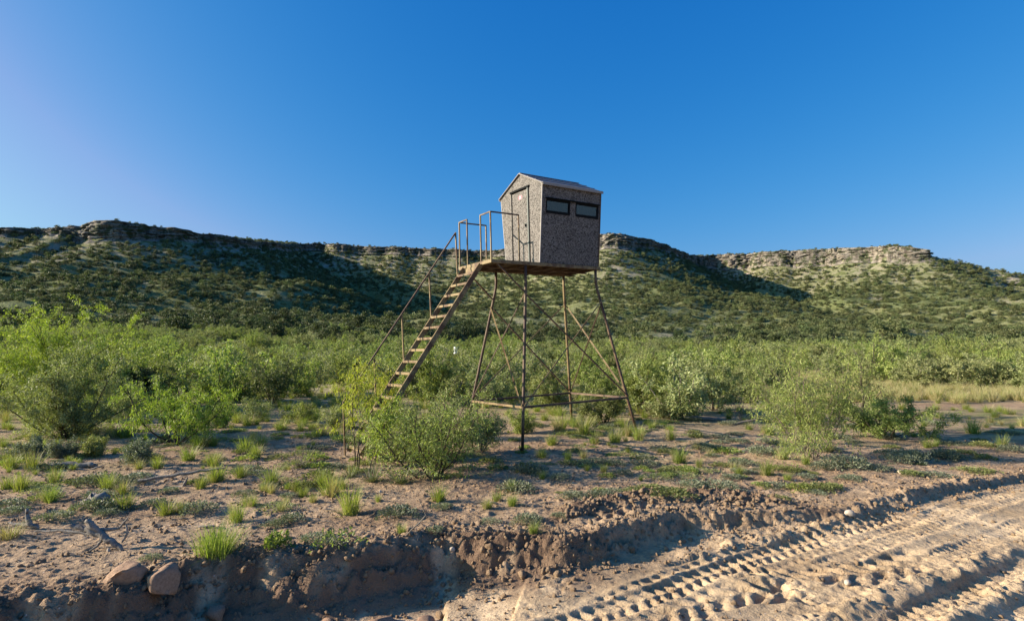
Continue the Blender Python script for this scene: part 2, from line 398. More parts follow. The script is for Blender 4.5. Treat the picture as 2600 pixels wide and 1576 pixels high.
def leaf_material(name, cols, trans=0.35, hue=0.02, val=0.25, rough=0.55):
    m, nt, bs, out = new_mat(name)
    ri = N(nt, 'ShaderNodeNewGeometry').outputs['Random Per Island']
    ro = N(nt, 'ShaderNodeObjectInfo').outputs['Random']
    k = len(cols)
    c = ramp(nt, ri, [(i / max(k - 1, 1), col) for i, col in enumerate(cols)])
    hs = N(nt, 'ShaderNodeHueSaturation'); nt.links.new(c, hs.inputs['Color'])
    nt.links.new(math_(nt, 'MULTIPLY_ADD', ro, 2 * hue, 0.5 - hue), hs.inputs['Hue'])
    r2 = math_(nt, 'FRACT', math_(nt, 'MULTIPLY', ro, 37.7))
    nt.links.new(math_(nt, 'MULTIPLY_ADD', r2, 2 * val, 1 - val), hs.inputs['Value'])
    nt.links.new(hs.outputs[0], bs.inputs['Base Color']); bs.inputs['Roughness'].default_value = rough
    bs.inputs['Specular IOR Level'].default_value = 0.25
    tr = N(nt, 'ShaderNodeBsdfTranslucent')
    tc = mixc(nt, hs.outputs[0], (1.05, 1.15, 0.45), 1.0, 'MULTIPLY'); nt.links.new(tc, tr.inputs[0])
    mx = N(nt, 'ShaderNodeMixShader'); mx.inputs[0].default_value = trans
    nt.links.new(bs.outputs[0], mx.inputs[1]); nt.links.new(tr.outputs[0], mx.inputs[2])
    nt.links.new(mx.outputs[0], out.inputs[0]); return m

def plain_mat(name, col, rough=0.8, spec=0.3, var=0.3, scale=8.0, bump_s=0.3, bump_d=0.01, metal=0.0, dark=None):
    m, nt, bs, out = new_mat(name)
    co = N(nt, 'ShaderNodeTexCoord').outputs['Object']
    n1 = noise(nt, co, scale, 6, 0.65)
    d = dark or tuple(v * (1 - var) for v in col)
    c = ramp(nt, n1, [(0.3, d), (0.7, tuple(min(v * (1 + var * .6), 1) for v in col))])
    nt.links.new(c, bs.inputs['Base Color']); bs.inputs['Roughness'].default_value = rough
    bs.inputs['Specular IOR Level'].default_value = spec; bs.inputs['Metallic'].default_value = metal
    if bump_s: nt.links.new(bump(nt, noise(nt, co, scale * 3, 5, 0.7), bump_s, bump_d), bs.inputs['Normal'])
    return m

def wood_mat(name, c0, c1):
    m, nt, bs, out = new_mat(name)
    co = N(nt, 'ShaderNodeTexCoord').outputs['Object']
    n = noise(nt, co, 14, 6, 0.7); n2 = noise(nt, co, 60, 4, 0.7)
    c = ramp(nt, n, [(0.3, c0), (0.7, c1)])
    c = mixc(nt, c, ramp(nt, n2, [(0.35, (0.55, 0.55, 0.55)), (0.6, (1.1, 1.1, 1.1))]), 0.7, 'MULTIPLY')
    nt.links.new(c, bs.inputs['Base Color']); bs.inputs['Roughness'].default_value = 0.9
    bs.inputs['Specular IOR Level'].default_value = 0.15
    nt.links.new(bump(nt, n2, 0.8, 0.01), bs.inputs['Normal']); return m

def camo_mat(name):
    m, nt, bs, out = new_mat(name)
    co = N(nt, 'ShaderNodeTexCoord').outputs['Object']
    dist = N(nt, 'ShaderNodeTexNoise'); dist.inputs['Scale'].default_value = 30; nt.links.new(co, dist.inputs['Vector'])
    v = N(nt, 'ShaderNodeTexVoronoi'); v.inputs['Scale'].default_value = 40.0; v.inputs['Randomness'].default_value = 1.0
    mx = N(nt, 'ShaderNodeMix', data_type='RGBA'); mx.inputs[0].default_value = 0.04
    nt.links.new(co, mx.inputs[6]); nt.links.new(dist.outputs['Color'], mx.inputs[7]); nt.links.new(mx.outputs[2], v.inputs['Vector'])
    n1 = noise(nt, co, 34, 3, 0.6)
    c = ramp(nt, v.outputs['Color'], [(0.12, (0.038, 0.032, 0.030)), (0.30, (0.092, 0.081, 0.073)), (0.45, (0.150, 0.134, 0.121)), (0.75, (0.205, 0.186, 0.171))])
    c = mixc(nt, c, ramp(nt, n1, [(0.36, (0.30, 0.26, 0.24)), (0.50, (1, 1, 1))]), 0.85, 'MULTIPLY')
    c = mixc(nt, c, ramp(nt, noise(nt, co, 2.0, 4), [(0.3, (0.86, 0.86, 0.86)), (0.7, (1.04, 1.03, 1.0))]), 1.0, 'MULTIPLY')
    nt.links.new(c, bs.inputs['Base Color']); bs.inputs['Roughness'].default_value = 0.7
    bs.inputs['Specular IOR Level'].default_value = 0.25
    nt.links.new(bump(nt, n1, 0.25, 0.01), bs.inputs['Normal']); return m

def rusty_paint(name, paint, rust=(0.135, 0.058, 0.026), amount=0.5):
    m, nt, bs, out = new_mat(name)
    co = N(nt, 'ShaderNodeTexCoord').outputs['Object']
    n1 = noise(nt, co, 3.2, 7, 0.7); n2 = noise(nt, co, 22, 5, 0.7)
    c = ramp(nt, n1, [(amount - 0.06, rust), (amount + 0.06, paint)])
    c = mixc(nt, c, ramp(nt, n2, [(0.3, (0.62, 0.6, 0.58)), (0.65, (1.1, 1.1, 1.1))]), 0.8, 'MULTIPLY')
    nt.links.new(c, bs.inputs['Base Color']); bs.inputs['Roughness'].default_value = 0.62
    bs.inputs['Specular IOR Level'].default_value = 0.35
    nt.links.new(bump(nt, n2, 0.3, 0.004), bs.inputs['Normal']); return m

M_DIRT = ground_material(); M_HILL = hill_material(); M_CLIFF = cliff_material()
M_STEEL = rusty_paint('tan_painted_steel', (0.235, 0.170, 0.080), rust=(0.105, 0.055, 0.028), amount=0.47)
M_STEEL2 = rusty_paint('rusty_steel', (0.15, 0.098, 0.056), rust=(0.075, 0.040, 0.027), amount=0.52)
M_CAMO = camo_mat('camouflage_panel')
M_ROOF = plain_mat('roof_panel', (0.20, 0.18, 0.178), 0.55, 0.4, 0.18, 6, 0.1, 0.004)
M_TRIM = plain_mat('pale_trim', (0.27, 0.245, 0.225), 0.6, 0.3, 0.12, 10, 0.1, 0.003)
M_BLACK = plain_mat('black_rubber_trim', (0.008, 0.009, 0.010), 0.8, 0.1, 0.2, 10, 0)
M_GREYTRIM = plain_mat('grey_green_trim', (0.085, 0.095, 0.085), 0.5, 0.4, 0.15, 10, 0)
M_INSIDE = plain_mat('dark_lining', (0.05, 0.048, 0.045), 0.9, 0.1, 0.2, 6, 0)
M_BARK = wood_mat('dark_bark', (0.035, 0.027, 0.020), (0.11, 0.088, 0.066))
M_BARKP = wood_mat('pale_bark', (0.14, 0.11, 0.085), (0.27, 0.215, 0.16))
M_DEAD = wood_mat('weathered_grey_wood', (0.13, 0.115, 0.10), (0.36, 0.32, 0.275))
M_TWIG = wood_mat('dry_twigs', (0.15, 0.125, 0.10), (0.30, 0.26, 0.21))
M_ROCK = plain_mat('brown_rock', (0.33, 0.215, 0.145), 0.95, 0.15, 0.35, 7, 0.6, 0.02)
M_PALE = plain_mat('white_rock', (0.46, 0.385, 0.31), 0.9, 0.2, 0.15, 9, 0.4, 0.01)
M_WHITE = plain_mat('white_plastic', (0.78, 0.80, 0.80), 0.45, 0.4, 0.06, 4, 0)
L_YEL = leaf_material('mesquite_leaf_yellow', [(0.18, 0.27, 0.03), (0.29, 0.38, 0.05), (0.41, 0.48, 0.10)], 0.36, 0.01, 0.12)
L_MES = leaf_material('mesquite_leaf', [(0.125, 0.18, 0.038), (0.235, 0.285, 0.075), (0.39, 0.415, 0.145)], 0.36, 0.012, 0.18)
L_GREY = leaf_material('grey_green_leaf', [(0.15, 0.175, 0.062), (0.265, 0.288, 0.12), (0.39, 0.40, 0.195)], 0.32, 0.012, 0.10)
L_OLIVE = leaf_material('olive_leaf', [(0.10, 0.12, 0.036), (0.19, 0.21, 0.07), (0.31, 0.315, 0.14)], 0.32, 0.014, 0.2)
L_SAP = leaf_material('sapling_leaf', [(0.22, 0.26, 0.03), (0.34, 0.37, 0.05), (0.47, 0.45, 0.08)], 0.4, 0.01, 0.1)
L_DARK = leaf_material('juniper_leaf', [(0.038, 0.056, 0.019), (0.080, 0.102, 0.036), (0.14, 0.155, 0.062)], 0.15, 0.015, 0.25)
L_HILL = leaf_material('hill_scrub_leaf', [(0.055, 0.072, 0.028), (0.112, 0.135, 0.050), (0.195, 0.208, 0.095)], 0.15, 0.025, 0.35)
L_GRASS = leaf_material('bunchgrass_blade', [(0.15, 0.20, 0.03), (0.25, 0.30, 0.06), (0.38, 0.39, 0.15)], 0.40, 0.012, 0.15)
L_DRYG = leaf_material('dry_grass_blade', [(0.30, 0.25, 0.11), (0.42, 0.36, 0.18), (0.50, 0.44, 0.26)], 0.30, 0.01, 0.12)
L_SILV = leaf_material('silvery_leaf', [(0.11, 0.13, 0.08), (0.18, 0.20, 0.13), (0.27, 0.285, 0.20)], 0.2, 0.012, 0.15)
L_YUC = leaf_material('yucca_blade', [(0.12, 0.145, 0.065), (0.20, 0.215, 0.11), (0.32, 0.31, 0.19)], 0.15, 0.008, 0.1)

# ------------------------------------------------------------------ ground sheet
def grow(a, b, s0, s1):
    out = [a]; L = abs(b - a); sg = 1 if b > a else -1
    while abs(out[-1] - a) < L:
        t = abs(out[-1] - a) / L; out.append(out[-1] + sg * (s0 + (s1 - s0) * t))
    out[-1] = b; return out
ylines = np.array(sorted(set(grow(3.6, -80, 0.1, 12)[1:])) + list(np.arange(3.6, 9.2, 0.021)) + list(np.arange(9.2, 13.5, 0.034)) + grow(13.5, 30, 0.05, 0.45) + grow(30, 130, 0.5, 4)[1:])
xlines = np.array(list(reversed(grow(-8.0, -260, 0.04, 9)))[:-1] + list(np.arange(-8.0, 9.6, 0.024)) + grow(9.6, 260, 0.03, 9))
def grid_mesh(name, xl, yl, zf, mat):
    X, Y = np.meshgrid(xl, yl); Z = zf(X.ravel(), Y.ravel())
    V = np.stack([X.ravel(), Y.ravel(), Z], 1); nx, ny = len(xl), len(yl)
    i = (np.arange(ny - 1)[:, None] * nx + np.arange(nx - 1)[None, :]).ravel()
    return np_mesh(name, V, quads=np.stack([i, i + 1, i + 1 + nx, i + nx], 1), mats=[mat], smooth=True), V
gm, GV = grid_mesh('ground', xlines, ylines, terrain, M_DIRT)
def set_attr(me, name, v):
    a = me.attributes.new(name, 'FLOAT', 'POINT'); a.data.foreach_set('value', np.asarray(v, dtype=np.float32))
_x, _y = GV[:, 0], GV[:, 1]
_d, _t, _s = poly_near(_x, _y, BANK); _sd = -_d * _s
_gr = sst(13.5, 26, np.hypot(_x * 0.75, _y)) * 0.9 * sst(-0.3, -1.5, _sd) + 0.30 * sst(9, 13, _y) * sst(-0.6, -2, _sd) * sst(-0.1, 0.35, fbm(_x / 2.2, _y / 2.2, 3))
# bare track crossing the flat on the right
_strip = np.exp(-((_y - (23.0 + 0.05 * _x)) / 1.6) ** 2) * sst(11, 15, _x)
set_attr(gm, 'grass', _gr * (1 - _strip))
_dw, _, _ = poly_near(_x, _y, WIND)
set_attr(gm, 'road', sst(-0.05, 0.5, _sd) * (0.8 + 0.3 * fbm(_x / 1.2, _y / 1.2, 3)))
set_attr(gm, 'turned_and_shade', np.clip(np.exp(-(_dw / 0.22) ** 2) * 0.9 + 1.0 * sst(-.10, .03, _sd) * sst(1.1, .5, _sd) * sst(0.2, .4, np.interp(_t, _bs, BANK_D)), 0, 1) * sst(-0.45, 0.05, fbm(_x / 0.5, _y / 0.5, 3)))  # windrow: dark upturned soil; bank face: its shade painted into the colour
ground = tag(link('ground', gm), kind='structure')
_GZ = GV[:, 2].reshape(len(ylines), len(xlines))
def gz(x, y):
    i = int(np.clip(np.searchsorted(xlines, x) - 1, 0, len(xlines) - 2)); j = int(np.clip(np.searchsorted(ylines, y) - 1, 0, len(ylines) - 2))
    a = (x - xlines[i]) / (xlines[i + 1] - xlines[i]); b = (y - ylines[j]) / (ylines[j + 1] - ylines[j])
    return float((_GZ[j, i] * (1 - a) + _GZ[j, i + 1] * a) * (1 - b) + (_GZ[j + 1, i] * (1 - a) + _GZ[j + 1, i + 1] * a) * b)

hx = np.arange(-640, 860, 4.5); hy = np.array(list(np.arange(130, 860, 4.5)) + list(np.arange(860, 1300, 20)))
hm, HV = grid_mesh('hills', hx, hy, lambda x, y: terrain(x, y), M_HILL)
_hd, _hz, _hc, _hi = rim_field(HV[:, 0], HV[:, 1])
set_attr(hm, 'stone', 0.9 * sst(70, 4, np.abs(_hd)) * (0.4 + 0.9 * np.clip(fbm(HV[:, 0] / 30, HV[:, 1] / 30, 3) + .3, 0, 1)) + 0.5 * sst(0.15, .45, fbm(HV[:, 0] / 60, HV[:, 1] / 60, 3)))
tag(link('hills', hm), kind='structure')

# ------------------------------------------------------------------ limestone cliffs along the rim (bedded blocks)
def cliff(i0, i1, seed):
    rs = np.random.RandomState(seed)
    t = np.arange(_rt[i0], _rt[i1], 1.6); n = len(t)
    X = np.interp(t, _rt, RIMX); Y = np.interp(t, _rt, RIMY); Z = np.interp(t, _rt, RIMZ); H = np.interp(t, _rt, CLIFF_H)
    tx = np.gradient(X); ty = np.gradient(Y); L = np.hypot(tx, ty); nx, ny = ty / L, -tx / L       # outward (towards the valley)
    nl = 9; rows = []
    thick = rs.uniform(0.6, 1.5, nl); lev = np.concatenate([[0], np.cumsum(thick)]); lev /= lev[-1]
    block = np.floor(t / 4.2 + 0.6 * np.sin(t / 9))
    rows.append(np.stack([X - nx * 5, Y - ny * 5, Z + 0.2 + 0 * t], 1))
    for k in range(nl):
        a = 1.6 + 0.9 * k / nl * 2.2
        jit = rs.uniform(-1.5, 1.5, 97)[(block % 97).astype(int)] + 1.6 * pn(t / 7.0, t * 0 + 5.1 * k) + 2.5 * pn(t / 26.0, t * 0 + 2.2)
        up = 0.7 * pn(t / 11.0, t * 0 + 7.7)
        for e, o in ((0.02, 0.0), (0.80, 0.15), (0.86, -0.8)):
            f = lev[k] + (lev[k + 1] - lev[k]) * e
            off = a + jit + o
            rows.append(np.stack([X + nx * off, Y + ny * off, Z + up - f * H], 1))
    rows.append(np.stack([X + nx * 6, Y + ny * 6, Z - H - 4], 1))
    V = np.concatenate(rows); m = len(rows)
    i = (np.arange(m - 1)[:, None] * n + np.arange(n - 1)[None, :]).ravel()
    return np_mesh('cliff', V, quads=np.stack([i, i + n, i + n + 1, i + 1], 1), mats=[M_CLIFF])
_cut = [int(np.argmin(np.abs(_ax - v))) for v in (-400, 745, 1360, 1745, 2375)]
for k in range(4): tag(link('cliff', cliff(_cut[k], _cut[k + 1], 40 + k)), kind='structure')

# ------------------------------------------------------------------ mesh pieces
class MB:
    """collects boxes / tubes into one mesh"""
    def __init__(s): s.v = []; s.f = []
    def hexa(s, c):
        n = len(s.v); s.v += [tuple(p) for p in c]
        s.f += [tuple(n + i for i in q) for q in ((0, 3, 2, 1), (4, 5, 6, 7), (0, 1, 5, 4), (1, 2, 6, 5), (2, 3, 7, 6), (3, 0, 4, 7))]
    def box(s, a, b):
        (x0, y0, z0), (x1, y1, z1) = a, b
        s.hexa([(x0, y0, z0), (x1, y0, z0), (x1, y1, z0), (x0, y1, z0), (x0, y0, z1), (x1, y0, z1), (x1, y1, z1), (x0, y1, z1)])
    def bar(s, p, q, w, h, up=(0, 0, 1)):
        p = Vector(p); q = Vector(q); d = (q - p).normalized(); up = Vector(up)
        sx = d.cross(up)
        if sx.length < 1e-4: sx = d.cross(Vector((1, 0, 0)))
        sx.normalize(); sy = sx.cross(d).normalized()
        c = []
        for e in (p, q):
            for a, b in ((-1, -1), (1, -1), (1, 1), (-1, 1)): c.append(e + sx * (a * w / 2) + sy * (b * h / 2))
        s.hexa(c)
    def tube(s, pts, rad, n=10, cap=True):
        pts = [Vector(p) for p in pts]; rad = rad if hasattr(rad, '__len__') else [rad] * len(pts)
        base = len(s.v); ref = Vector((0.31, 0.87, 0.38))
        for i, p in enumerate(pts):
            d = (pts[min(i + 1, len(pts) - 1)] - pts[max(i - 1, 0)]).normalized()
            a = d.cross(ref)
            if a.length < 1e-3: a = d.cross(Vector((1, 0, 0)))
            a.normalize(); b = d.cross(a)
            for k in range(n):
                t = 2 * math.pi * k / n; s.v.append(tuple(p + (a * math.cos(t) + b * math.sin(t)) * rad[i]))
        for i in range(len(pts) - 1):
            for k in range(n):
                a0 = base + i * n + k; a1 = base + i * n + (k + 1) % n; s.f.append((a0, a1, a1 + n, a0 + n))
        if cap:
            s.f.append(tuple(base + k for k in reversed(range(n)))); e = base + (len(pts) - 1) * n
            s.f.append(tuple(e + k for k in range(n)))
    def build(s, name, mat, parent=None, smooth=False):
        me = bpy.data.meshes.new(name); me.from_pydata(s.v, [], s.f)
        me.materials.append(mat); me.update()
        if smooth: me.polygons.foreach_set('use_smooth', np.ones(len(me.polygons), dtype=bool))
        return link(name, me, parent)
def bevel(o, w=0.006):
    b = o.modifiers.new('bevel', 'BEVEL'); b.width = w; b.segments = 1; b.limit_method = 'ANGLE'; return o

# ------------------------------------------------------------------ tower: local frame u (along the front edge), v (towards the back), z from the deck top
TB = Vector((-0.4534, 13.736, 2.0655)); WP = 1.5224; TYAW = -56.2562; LEAN = 1.4392
ORG = Vector((0.78, 2.1, -4.40))                            # local point used as the origin of the root
ca, sa = math.cos(R(TYAW)), math.sin(R(TYAW))
LOCAL = Matrix(((ca, -sa, 0, TB.x), (sa, ca, 0, TB.y), (0, 0, 1, TB.z), (0, 0, 0, 1))) @ Matrix.Translation(Vector((-WP, 0, 0)))
LEANM = Matrix.Rotation(-R(LEAN), 4, Vector((0, _cp, _sp)))
TOWER = LEANM @ LOCAL @ Matrix.Translation(ORG)
def T(u, v, z): return Vector((u, v, z)) - ORG
def root_at(name, off=Vector((0, 0, 0))):
    o = bpy.data.objects.new(name, None); COL.objects.link(o); o.empty_display_size = 0.3
    o.matrix_world = TOWER @ Matrix.Translation(off); return o

tower = root_at('steel_tower')
tag(tower, 'rusty tan steel tower with splayed legs, landing and stairs carrying the camouflage box', 'tower')
V1 = 3.36                                                    # back end of the deck
# deck and its frame
m = MB(); m.box(T(-0.02, 0.02, -0.035), T(WP - 0.01, V1 - 0.01, 0.0)); deck = m.build('platform', M_STEEL2, tower)
def frame_part(p, q, w=0.05, h=0.085, mat=M_STEEL, name='edge_beam', parent=None):
    m = MB(); m.bar(p, q, w, h); return bevel(m.build(name, mat, parent or deck), 0.004)
zb = -0.042
frame_part(T(-0.03, 0.0, zb), T(WP + 0.03, 0.0, zb)); frame_part(T(-0.03, V1, zb), T(WP + 0.03, V1, zb))
frame_part(T(0.0, 0.026, zb - .002), T(0.0, V1 - .026, zb - .002)); frame_part(T(WP, 0.026, zb - .002), T(WP, V1 - .026, zb - .002))
for v in (0.45, 0.98, 1.42, 1.85, 2.35, 2.85, 3.24):
    frame_part(T(0.027, v, -0.072), T(WP - 0.027, v, -0.072), 0.04, 0.07, M_STEEL2, 'joist')
frame_part(T(0.5, 0.03, -0.125), T(0.5, V1 - .03, -0.125), 0.035, 0.034, M_STEEL2, 'joist')
frame_part(T(1.04, 0.03, -0.125), T(1.04, V1 - .03, -0.125), 0.035, 0.034, M_STEEL2, 'joist')
# legs: straight stub, knee, then splayed
LU0, LU1, LV0, LV1 = 0.157, 1.505, 0.978, 3.243; EU, EV = 0.491, 0.507; ZK, ZGI = -0.489, -3.447
def leg_at(cu, cv, z):
    u0, su = (LU1, 1) if cu else (LU0, -1); v0, sv = (LV1, 1) if cv else (LV0, -1)
    k = max(0.0, (ZK - z) / (ZK - ZGI)); return T(u0 + su * EU * k, v0 + sv * EV * k, z)
for cu, cv in ((1, 0), (1, 1), (0, 0), (0, 1)):
    foot = -4.62 if not (cu and cv) else -4.5
    pts = [leg_at(cu, cv, -0.088)] + [leg_at(cu, cv, ZK + 0.10)]
    a, b, c = leg_at(cu, cv, ZK + 0.10), leg_at(cu, cv, ZK), leg_at(cu, cv, ZK - 0.14)
    pts += [(a * 0.25 + b * 0.5 + c * 0.25), c] + [leg_at(cu, cv, z) for z in (-1.6, -2.6, ZGI, foot)]
    m = MB(); m.tube(pts, 0.036, 12); m.build('leg', M_STEEL2 if (cu, cv) != (0, 1) else M_STEEL, tower, True)
def flat_bar(p, q, name='brace', w=0.030, mat=M_STEEL2, off=(0, 0, 0)):
    m = MB(); m.bar(Vector(p) + Vector(off), Vector(q) + Vector(off), w, 0.012); m.bar(Vector(p) + Vector(off) + Vector((0.012, 0, 0.012)), Vector(q) + Vector(off) + Vector((0.012, 0, 0.012)), 0.010, w)
    return m.build(name, mat, tower)
for (a, b), za, zb2, o in ((((1, 0), (0, 0)), -0.80, -1.02, (0, -.03, 0)), (((1, 0), (1, 1)), -0.82, -0.92, (.03, 0, 0)), (((1, 1), (0, 1)), -0.96, -0.95, (0, .03, 0)), (((0, 0), (0, 1)), -1.02, -0.93, (-.03, 0, 0))):
    flat_bar(leg_at(*a, za), leg_at(*b, ZGI + 0.03), off=o)
    flat_bar(leg_at(*b, zb2), leg_at(*a, ZGI + 0.03), off=(o[0] * 1.6, o[1] * 1.6, 0), mat=M_STEEL)
    m = MB(); m.bar(leg_at(*a, ZGI), leg_at(*b, ZGI), 0.045, 0.05); m.build('girt', M_STEEL if o[1] < 0 else M_STEEL2, tower)
flat_bar(leg_at(1, 0, -0.78), T(WP - 0.03, 0.16, -0.09)); flat_bar(leg_at(0, 0, -0.85), T(0.03, 0.16, -0.09))
# railings round the landing: two bent-tube loops
def railing(corners, posts, h):
    m = MB(); tops = [T(u, v, h) for u, v in corners]
    rl = tops[0]
    par = None
    for i in range(len(tops) - 1):
        m.bar(tops[i], tops[i + 1], 0.03, 0.03)
    par = m.build('railing', M_STEEL2, tower)
    for k, (u, v) in enumerate(posts):
        m = MB(); m.bar(T(u, v, -0.02), T(u, v, h + 0.013), 0.029, 0.029, (0, 1, 0)); m.build('railing_post', M_STEEL, par)
    return par
railing([(1.06, 0.0), (WP, 0.0), (WP, 0.80)], [(1.06, 0.0), (WP, 0.0), (WP, 0.80)], 1.125)
railing([(0.40, 0.0), (0.0, 0.0), (0.0, 0.80)], [(0.40, 0.0), (0.0, 0.0), (0.0, 0.80)], 1.15)
# stairs
SU0, SU1 = 0.27, 1.08; SL = 1.394
st = MB(); st.bar(T(SU1, -0.03, -0.075), T(SU1, -3.02, -0.075 - 2.99 * SL), 0.035, 0.12)
stairs = bevel(st.build('staircase', M_STEEL, tower), 0.004)
m = MB(); m.bar(T(SU0, -0.03, -0.075), T(SU0, -3.02, -0.075 - 2.99 * SL), 0.035, 0.12); bevel(m.build('stringer', M_STEEL, stairs), 0.004)
m = MB(); m.bar(T(SU0 + .02, -0.04, -0.15), T(SU1 - .02, -0.04, -0.15), 0.012, 0.12); m.build('riser_plate', M_STEEL, stairs)
for k in range(16):
    z = -0.26 - 0.258 * k; v = (z + 0.045) / SL - 0.03
    m = MB(); m.box(T(SU0 + 0.018, v - 0.055, z - 0.012), T(SU1 - 0.018, v + 0.055, z + 0.012)); m.box(T(SU0 + 0.018, v - 0.058, z - 0.045), T(SU1 - 0.018, v - 0.048, z + 0.010))
    bevel(m.build('tread', M_STEEL, stairs), 0.003)
RP = [(-0.229, 0.832), (-0.976, -0.23), (-1.698, -1.255), (-2.384, -2.25), (-3.105, -3.178)]
m = MB()
m.bar(T(0.22, *RP[0]), T(0.22, *RP[-1]), 0.032, 0.032)
hr = m.build('handrail', M_STEEL2, stairs)
for i, (v, z) in enumerate(RP):
    zz = (v + 0.03) * SL - 0.05 if i < 4 else -4.35
    m = MB(); m.bar(T(0.235, v - 0.01, z), T(0.245, v + 0.02, zz), 0.03, 0.03, (0, 1, 0)); m.build('handrail_post', M_STEEL, stairs)

# ------------------------------------------------------------------ the camouflage box blind on the deck
H_E, FL, WB, HA = 1.95, 0.198, 1.493, 0.4475; HV0, HV1 = 1.402, 3.35
BORG = Vector((0.78, 2.38, 0.006))
blind = bpy.data.objects.new('box_blind', None); COL.objects.link(blind)
blind.matrix_world = LEANM @ LOCAL @ Matrix.Translation(BORG)
tag(blind, 'camouflage speckled box blind with gabled roof standing on the tower deck', 'hunting blind')
def B(u, v, z): return Vector((u, v, z)) - BORG
def ur(z): return WP - 0.005 + FL * z / H_E                  # outer face of the right wall
def ul(z): return WP - WB + 0.005 - FL * z / H_E
Z0 = 0.008; TH = 0.04
def side_panel(m, uf, sgn, v0, v1, z0, z1, th=TH, out=0.0):
    c = []
    for z in (z0, z1):
        o = uf(z) + sgn * out; i = o - sgn * th
        a, b = (i, o) if sgn > 0 else (o, i)
        c += [B(a, v0, z), B(b, v0, z), B(b, v1, z), B(a, v1, z)]
    m.hexa(c)
WIN = [(1.545, 2.315), (2.495, 3.275)]; WZ0, WZ1 = 1.235, 1.59
for nm, uf, sg in (('side_wall', ur, 1), ('side_wall', ul, -1)):
    m = MB(); a, b = HV0 + 0.045, HV1 - 0.045
    side_panel(m, uf, sg, a, b, Z0, WZ0); side_panel(m, uf, sg, a, b, WZ1, H_E)
    for v0, v1 in ((a, WIN[0][0]), (WIN[0][1], WIN[1][0]), (WIN[1][1], b)): side_panel(m, uf, sg, v0, v1, WZ0, WZ1)
    wall = m.build(nm, M_CAMO, blind)
    for v0, v1 in WIN:
        m = MB(); f = 0.028
        side_panel(m, uf, sg, v0, v1, WZ0, WZ0 + 0.07, 0.05, 0.006); side_panel(m, uf, sg, v0, v1, WZ1 - 0.045, WZ1, 0.05, 0.006)
        side_panel(m, uf, sg, v0, v0 + f, WZ0 + .07, WZ1 - .045, 0.05, 0.006); side_panel(m, uf, sg, v1 - f * 1.6, v1, WZ0 + .07, WZ1 - .045, 0.05, 0.006)
        wf = m.build('window', M_BLACK, blind)
        m = MB(); side_panel(m, lambda z: uf(z) - sg * 0.018, sg, v0 + f, v1 - f, WZ0 + .07, WZ1 - .045, 0.005)
        GLASS_O = m.build('pane', M_BLACK, wf); GLASS_O['glass'] = 1
    m = MB(); side_panel(m, lambda z: uf(z), sg, WIN[0][0] - .02, WIN[1][1] + .02, WZ1 + 0.002, WZ1 + 0.024, -0.055 if False else 0.06, 0.055)
    m.build('window_hood', M_BLACK if sg > 0 else M_TRIM, blind)
    m = MB(); side_panel(m, uf, sg, a, b, WZ0 - 0.03, WZ0 - 0.015, 0.02, 0.006); m.build('window_ledge', M_CAMO, blind)
def gable(m, v0, v1, u0f, u1f, z0, zt, hole=None):
    uc = WP - WB / 2
    def roofz(u): return H_E + HA * (1 - abs(u - uc) / (WB / 2 + FL))
    def col(ua, ub, za, zb=None):
        """vertical strip between u=ua..ub, from za (or wall foot) to the roof slope / zb"""
        c = []
        for v in (v0, v1):
            pass
        ta, tb = (roofz(ua), roofz(ub)) if zb is None else (zb, zb)
        c = [B(ua, v0, za), B(ub, v0, za), B(ub, v1, za), B(ua, v1, za), B(ua, v0, ta), B(ub, v0, tb), B(ub, v1, tb), B(ua, v1, ta)]
        m.hexa(c)
    ua0, ub0 = ul(Z0), ur(Z0)
    # leaning corner wedges
    for uf, inner in ((ul, ua0), (ur, ub0)):
        lo, hi = sorted((inner, uf(H_E)))
        c = []
        for v in (v0, v1): pass
        if uf is ul: q = [(inner - 1e-4, Z0), (inner, Z0), (inner, roofz(inner)), (uf(H_E), H_E)]
        else: q = [(inner, Z0), (inner + 1e-4, Z0), (uf(H_E), H_E), (inner, roofz(inner))]
        n = len(m.v)
        m.v += [tuple(B(u, v0, z)) for u, z in q] + [tuple(B(u, v1, z)) for u, z in q]
        m.f += [(n, n + 1, n + 2, n + 3), (n + 7, n + 6, n + 5, n + 4)] + [(n + (i + 1) % 4, n + i, n + 4 + i, n + 4 + (i + 1) % 4) for i in range(4)]
    if hole is None:
        col(ua0, uc, Z0); col(uc, ub0, Z0)
    else:
        d0, d1, dt = hole
        col(ua0, d0, Z0); col(d1, ub0, Z0); col(d0, uc, dt); col(uc, d1, dt)
DU0, DU1, DT = 0.375, 1.125, 1.985
m = MB(); gable(m, HV0, HV0 + TH, None, None, 0, 0, (DU0, DU1, DT)); m.build('front_wall', M_CAMO, blind)
m = MB(); gable(m, HV1 - TH, HV1, None, None, 0, 0); m.build('back_wall', M_CAMO, blind)
m = MB(); m.box(B(DU0 + 0.022, HV0 - 0.006, Z0 + 0.02), B(DU1 - 0.055, HV0 + 0.024, DT - 0.035)); door = m.build('door', M_CAMO, blind)
m = MB(); m.box(B(DU0 - 0.022, HV0 - 0.014, Z0), B(DU0 + 0.018, HV0 + 0.03, DT)); m.build('door_frame', M_BLACK, blind)
m = MB(); m.box(B(DU1 - 0.05, HV0 - 0.016, Z0), B(DU1 - 0.012, HV0 + 0.03, DT)); m.build('door_frame', M_GREYTRIM, blind)
m = MB(); m.box(B(DU1 - 0.010, HV0 - 0.012, Z0), B(DU1 + 0.026, HV0 + 0.012, DT)); m.build('door_frame', M_BLACK, blind)
m = MB(); m.box(B(DU0 - 0.06, HV0 - 0.035, DT), B(DU1 + 0.05, HV0 + 0.01, DT + 0.045)); m.build('drip_cap', M_BLACK, blind)
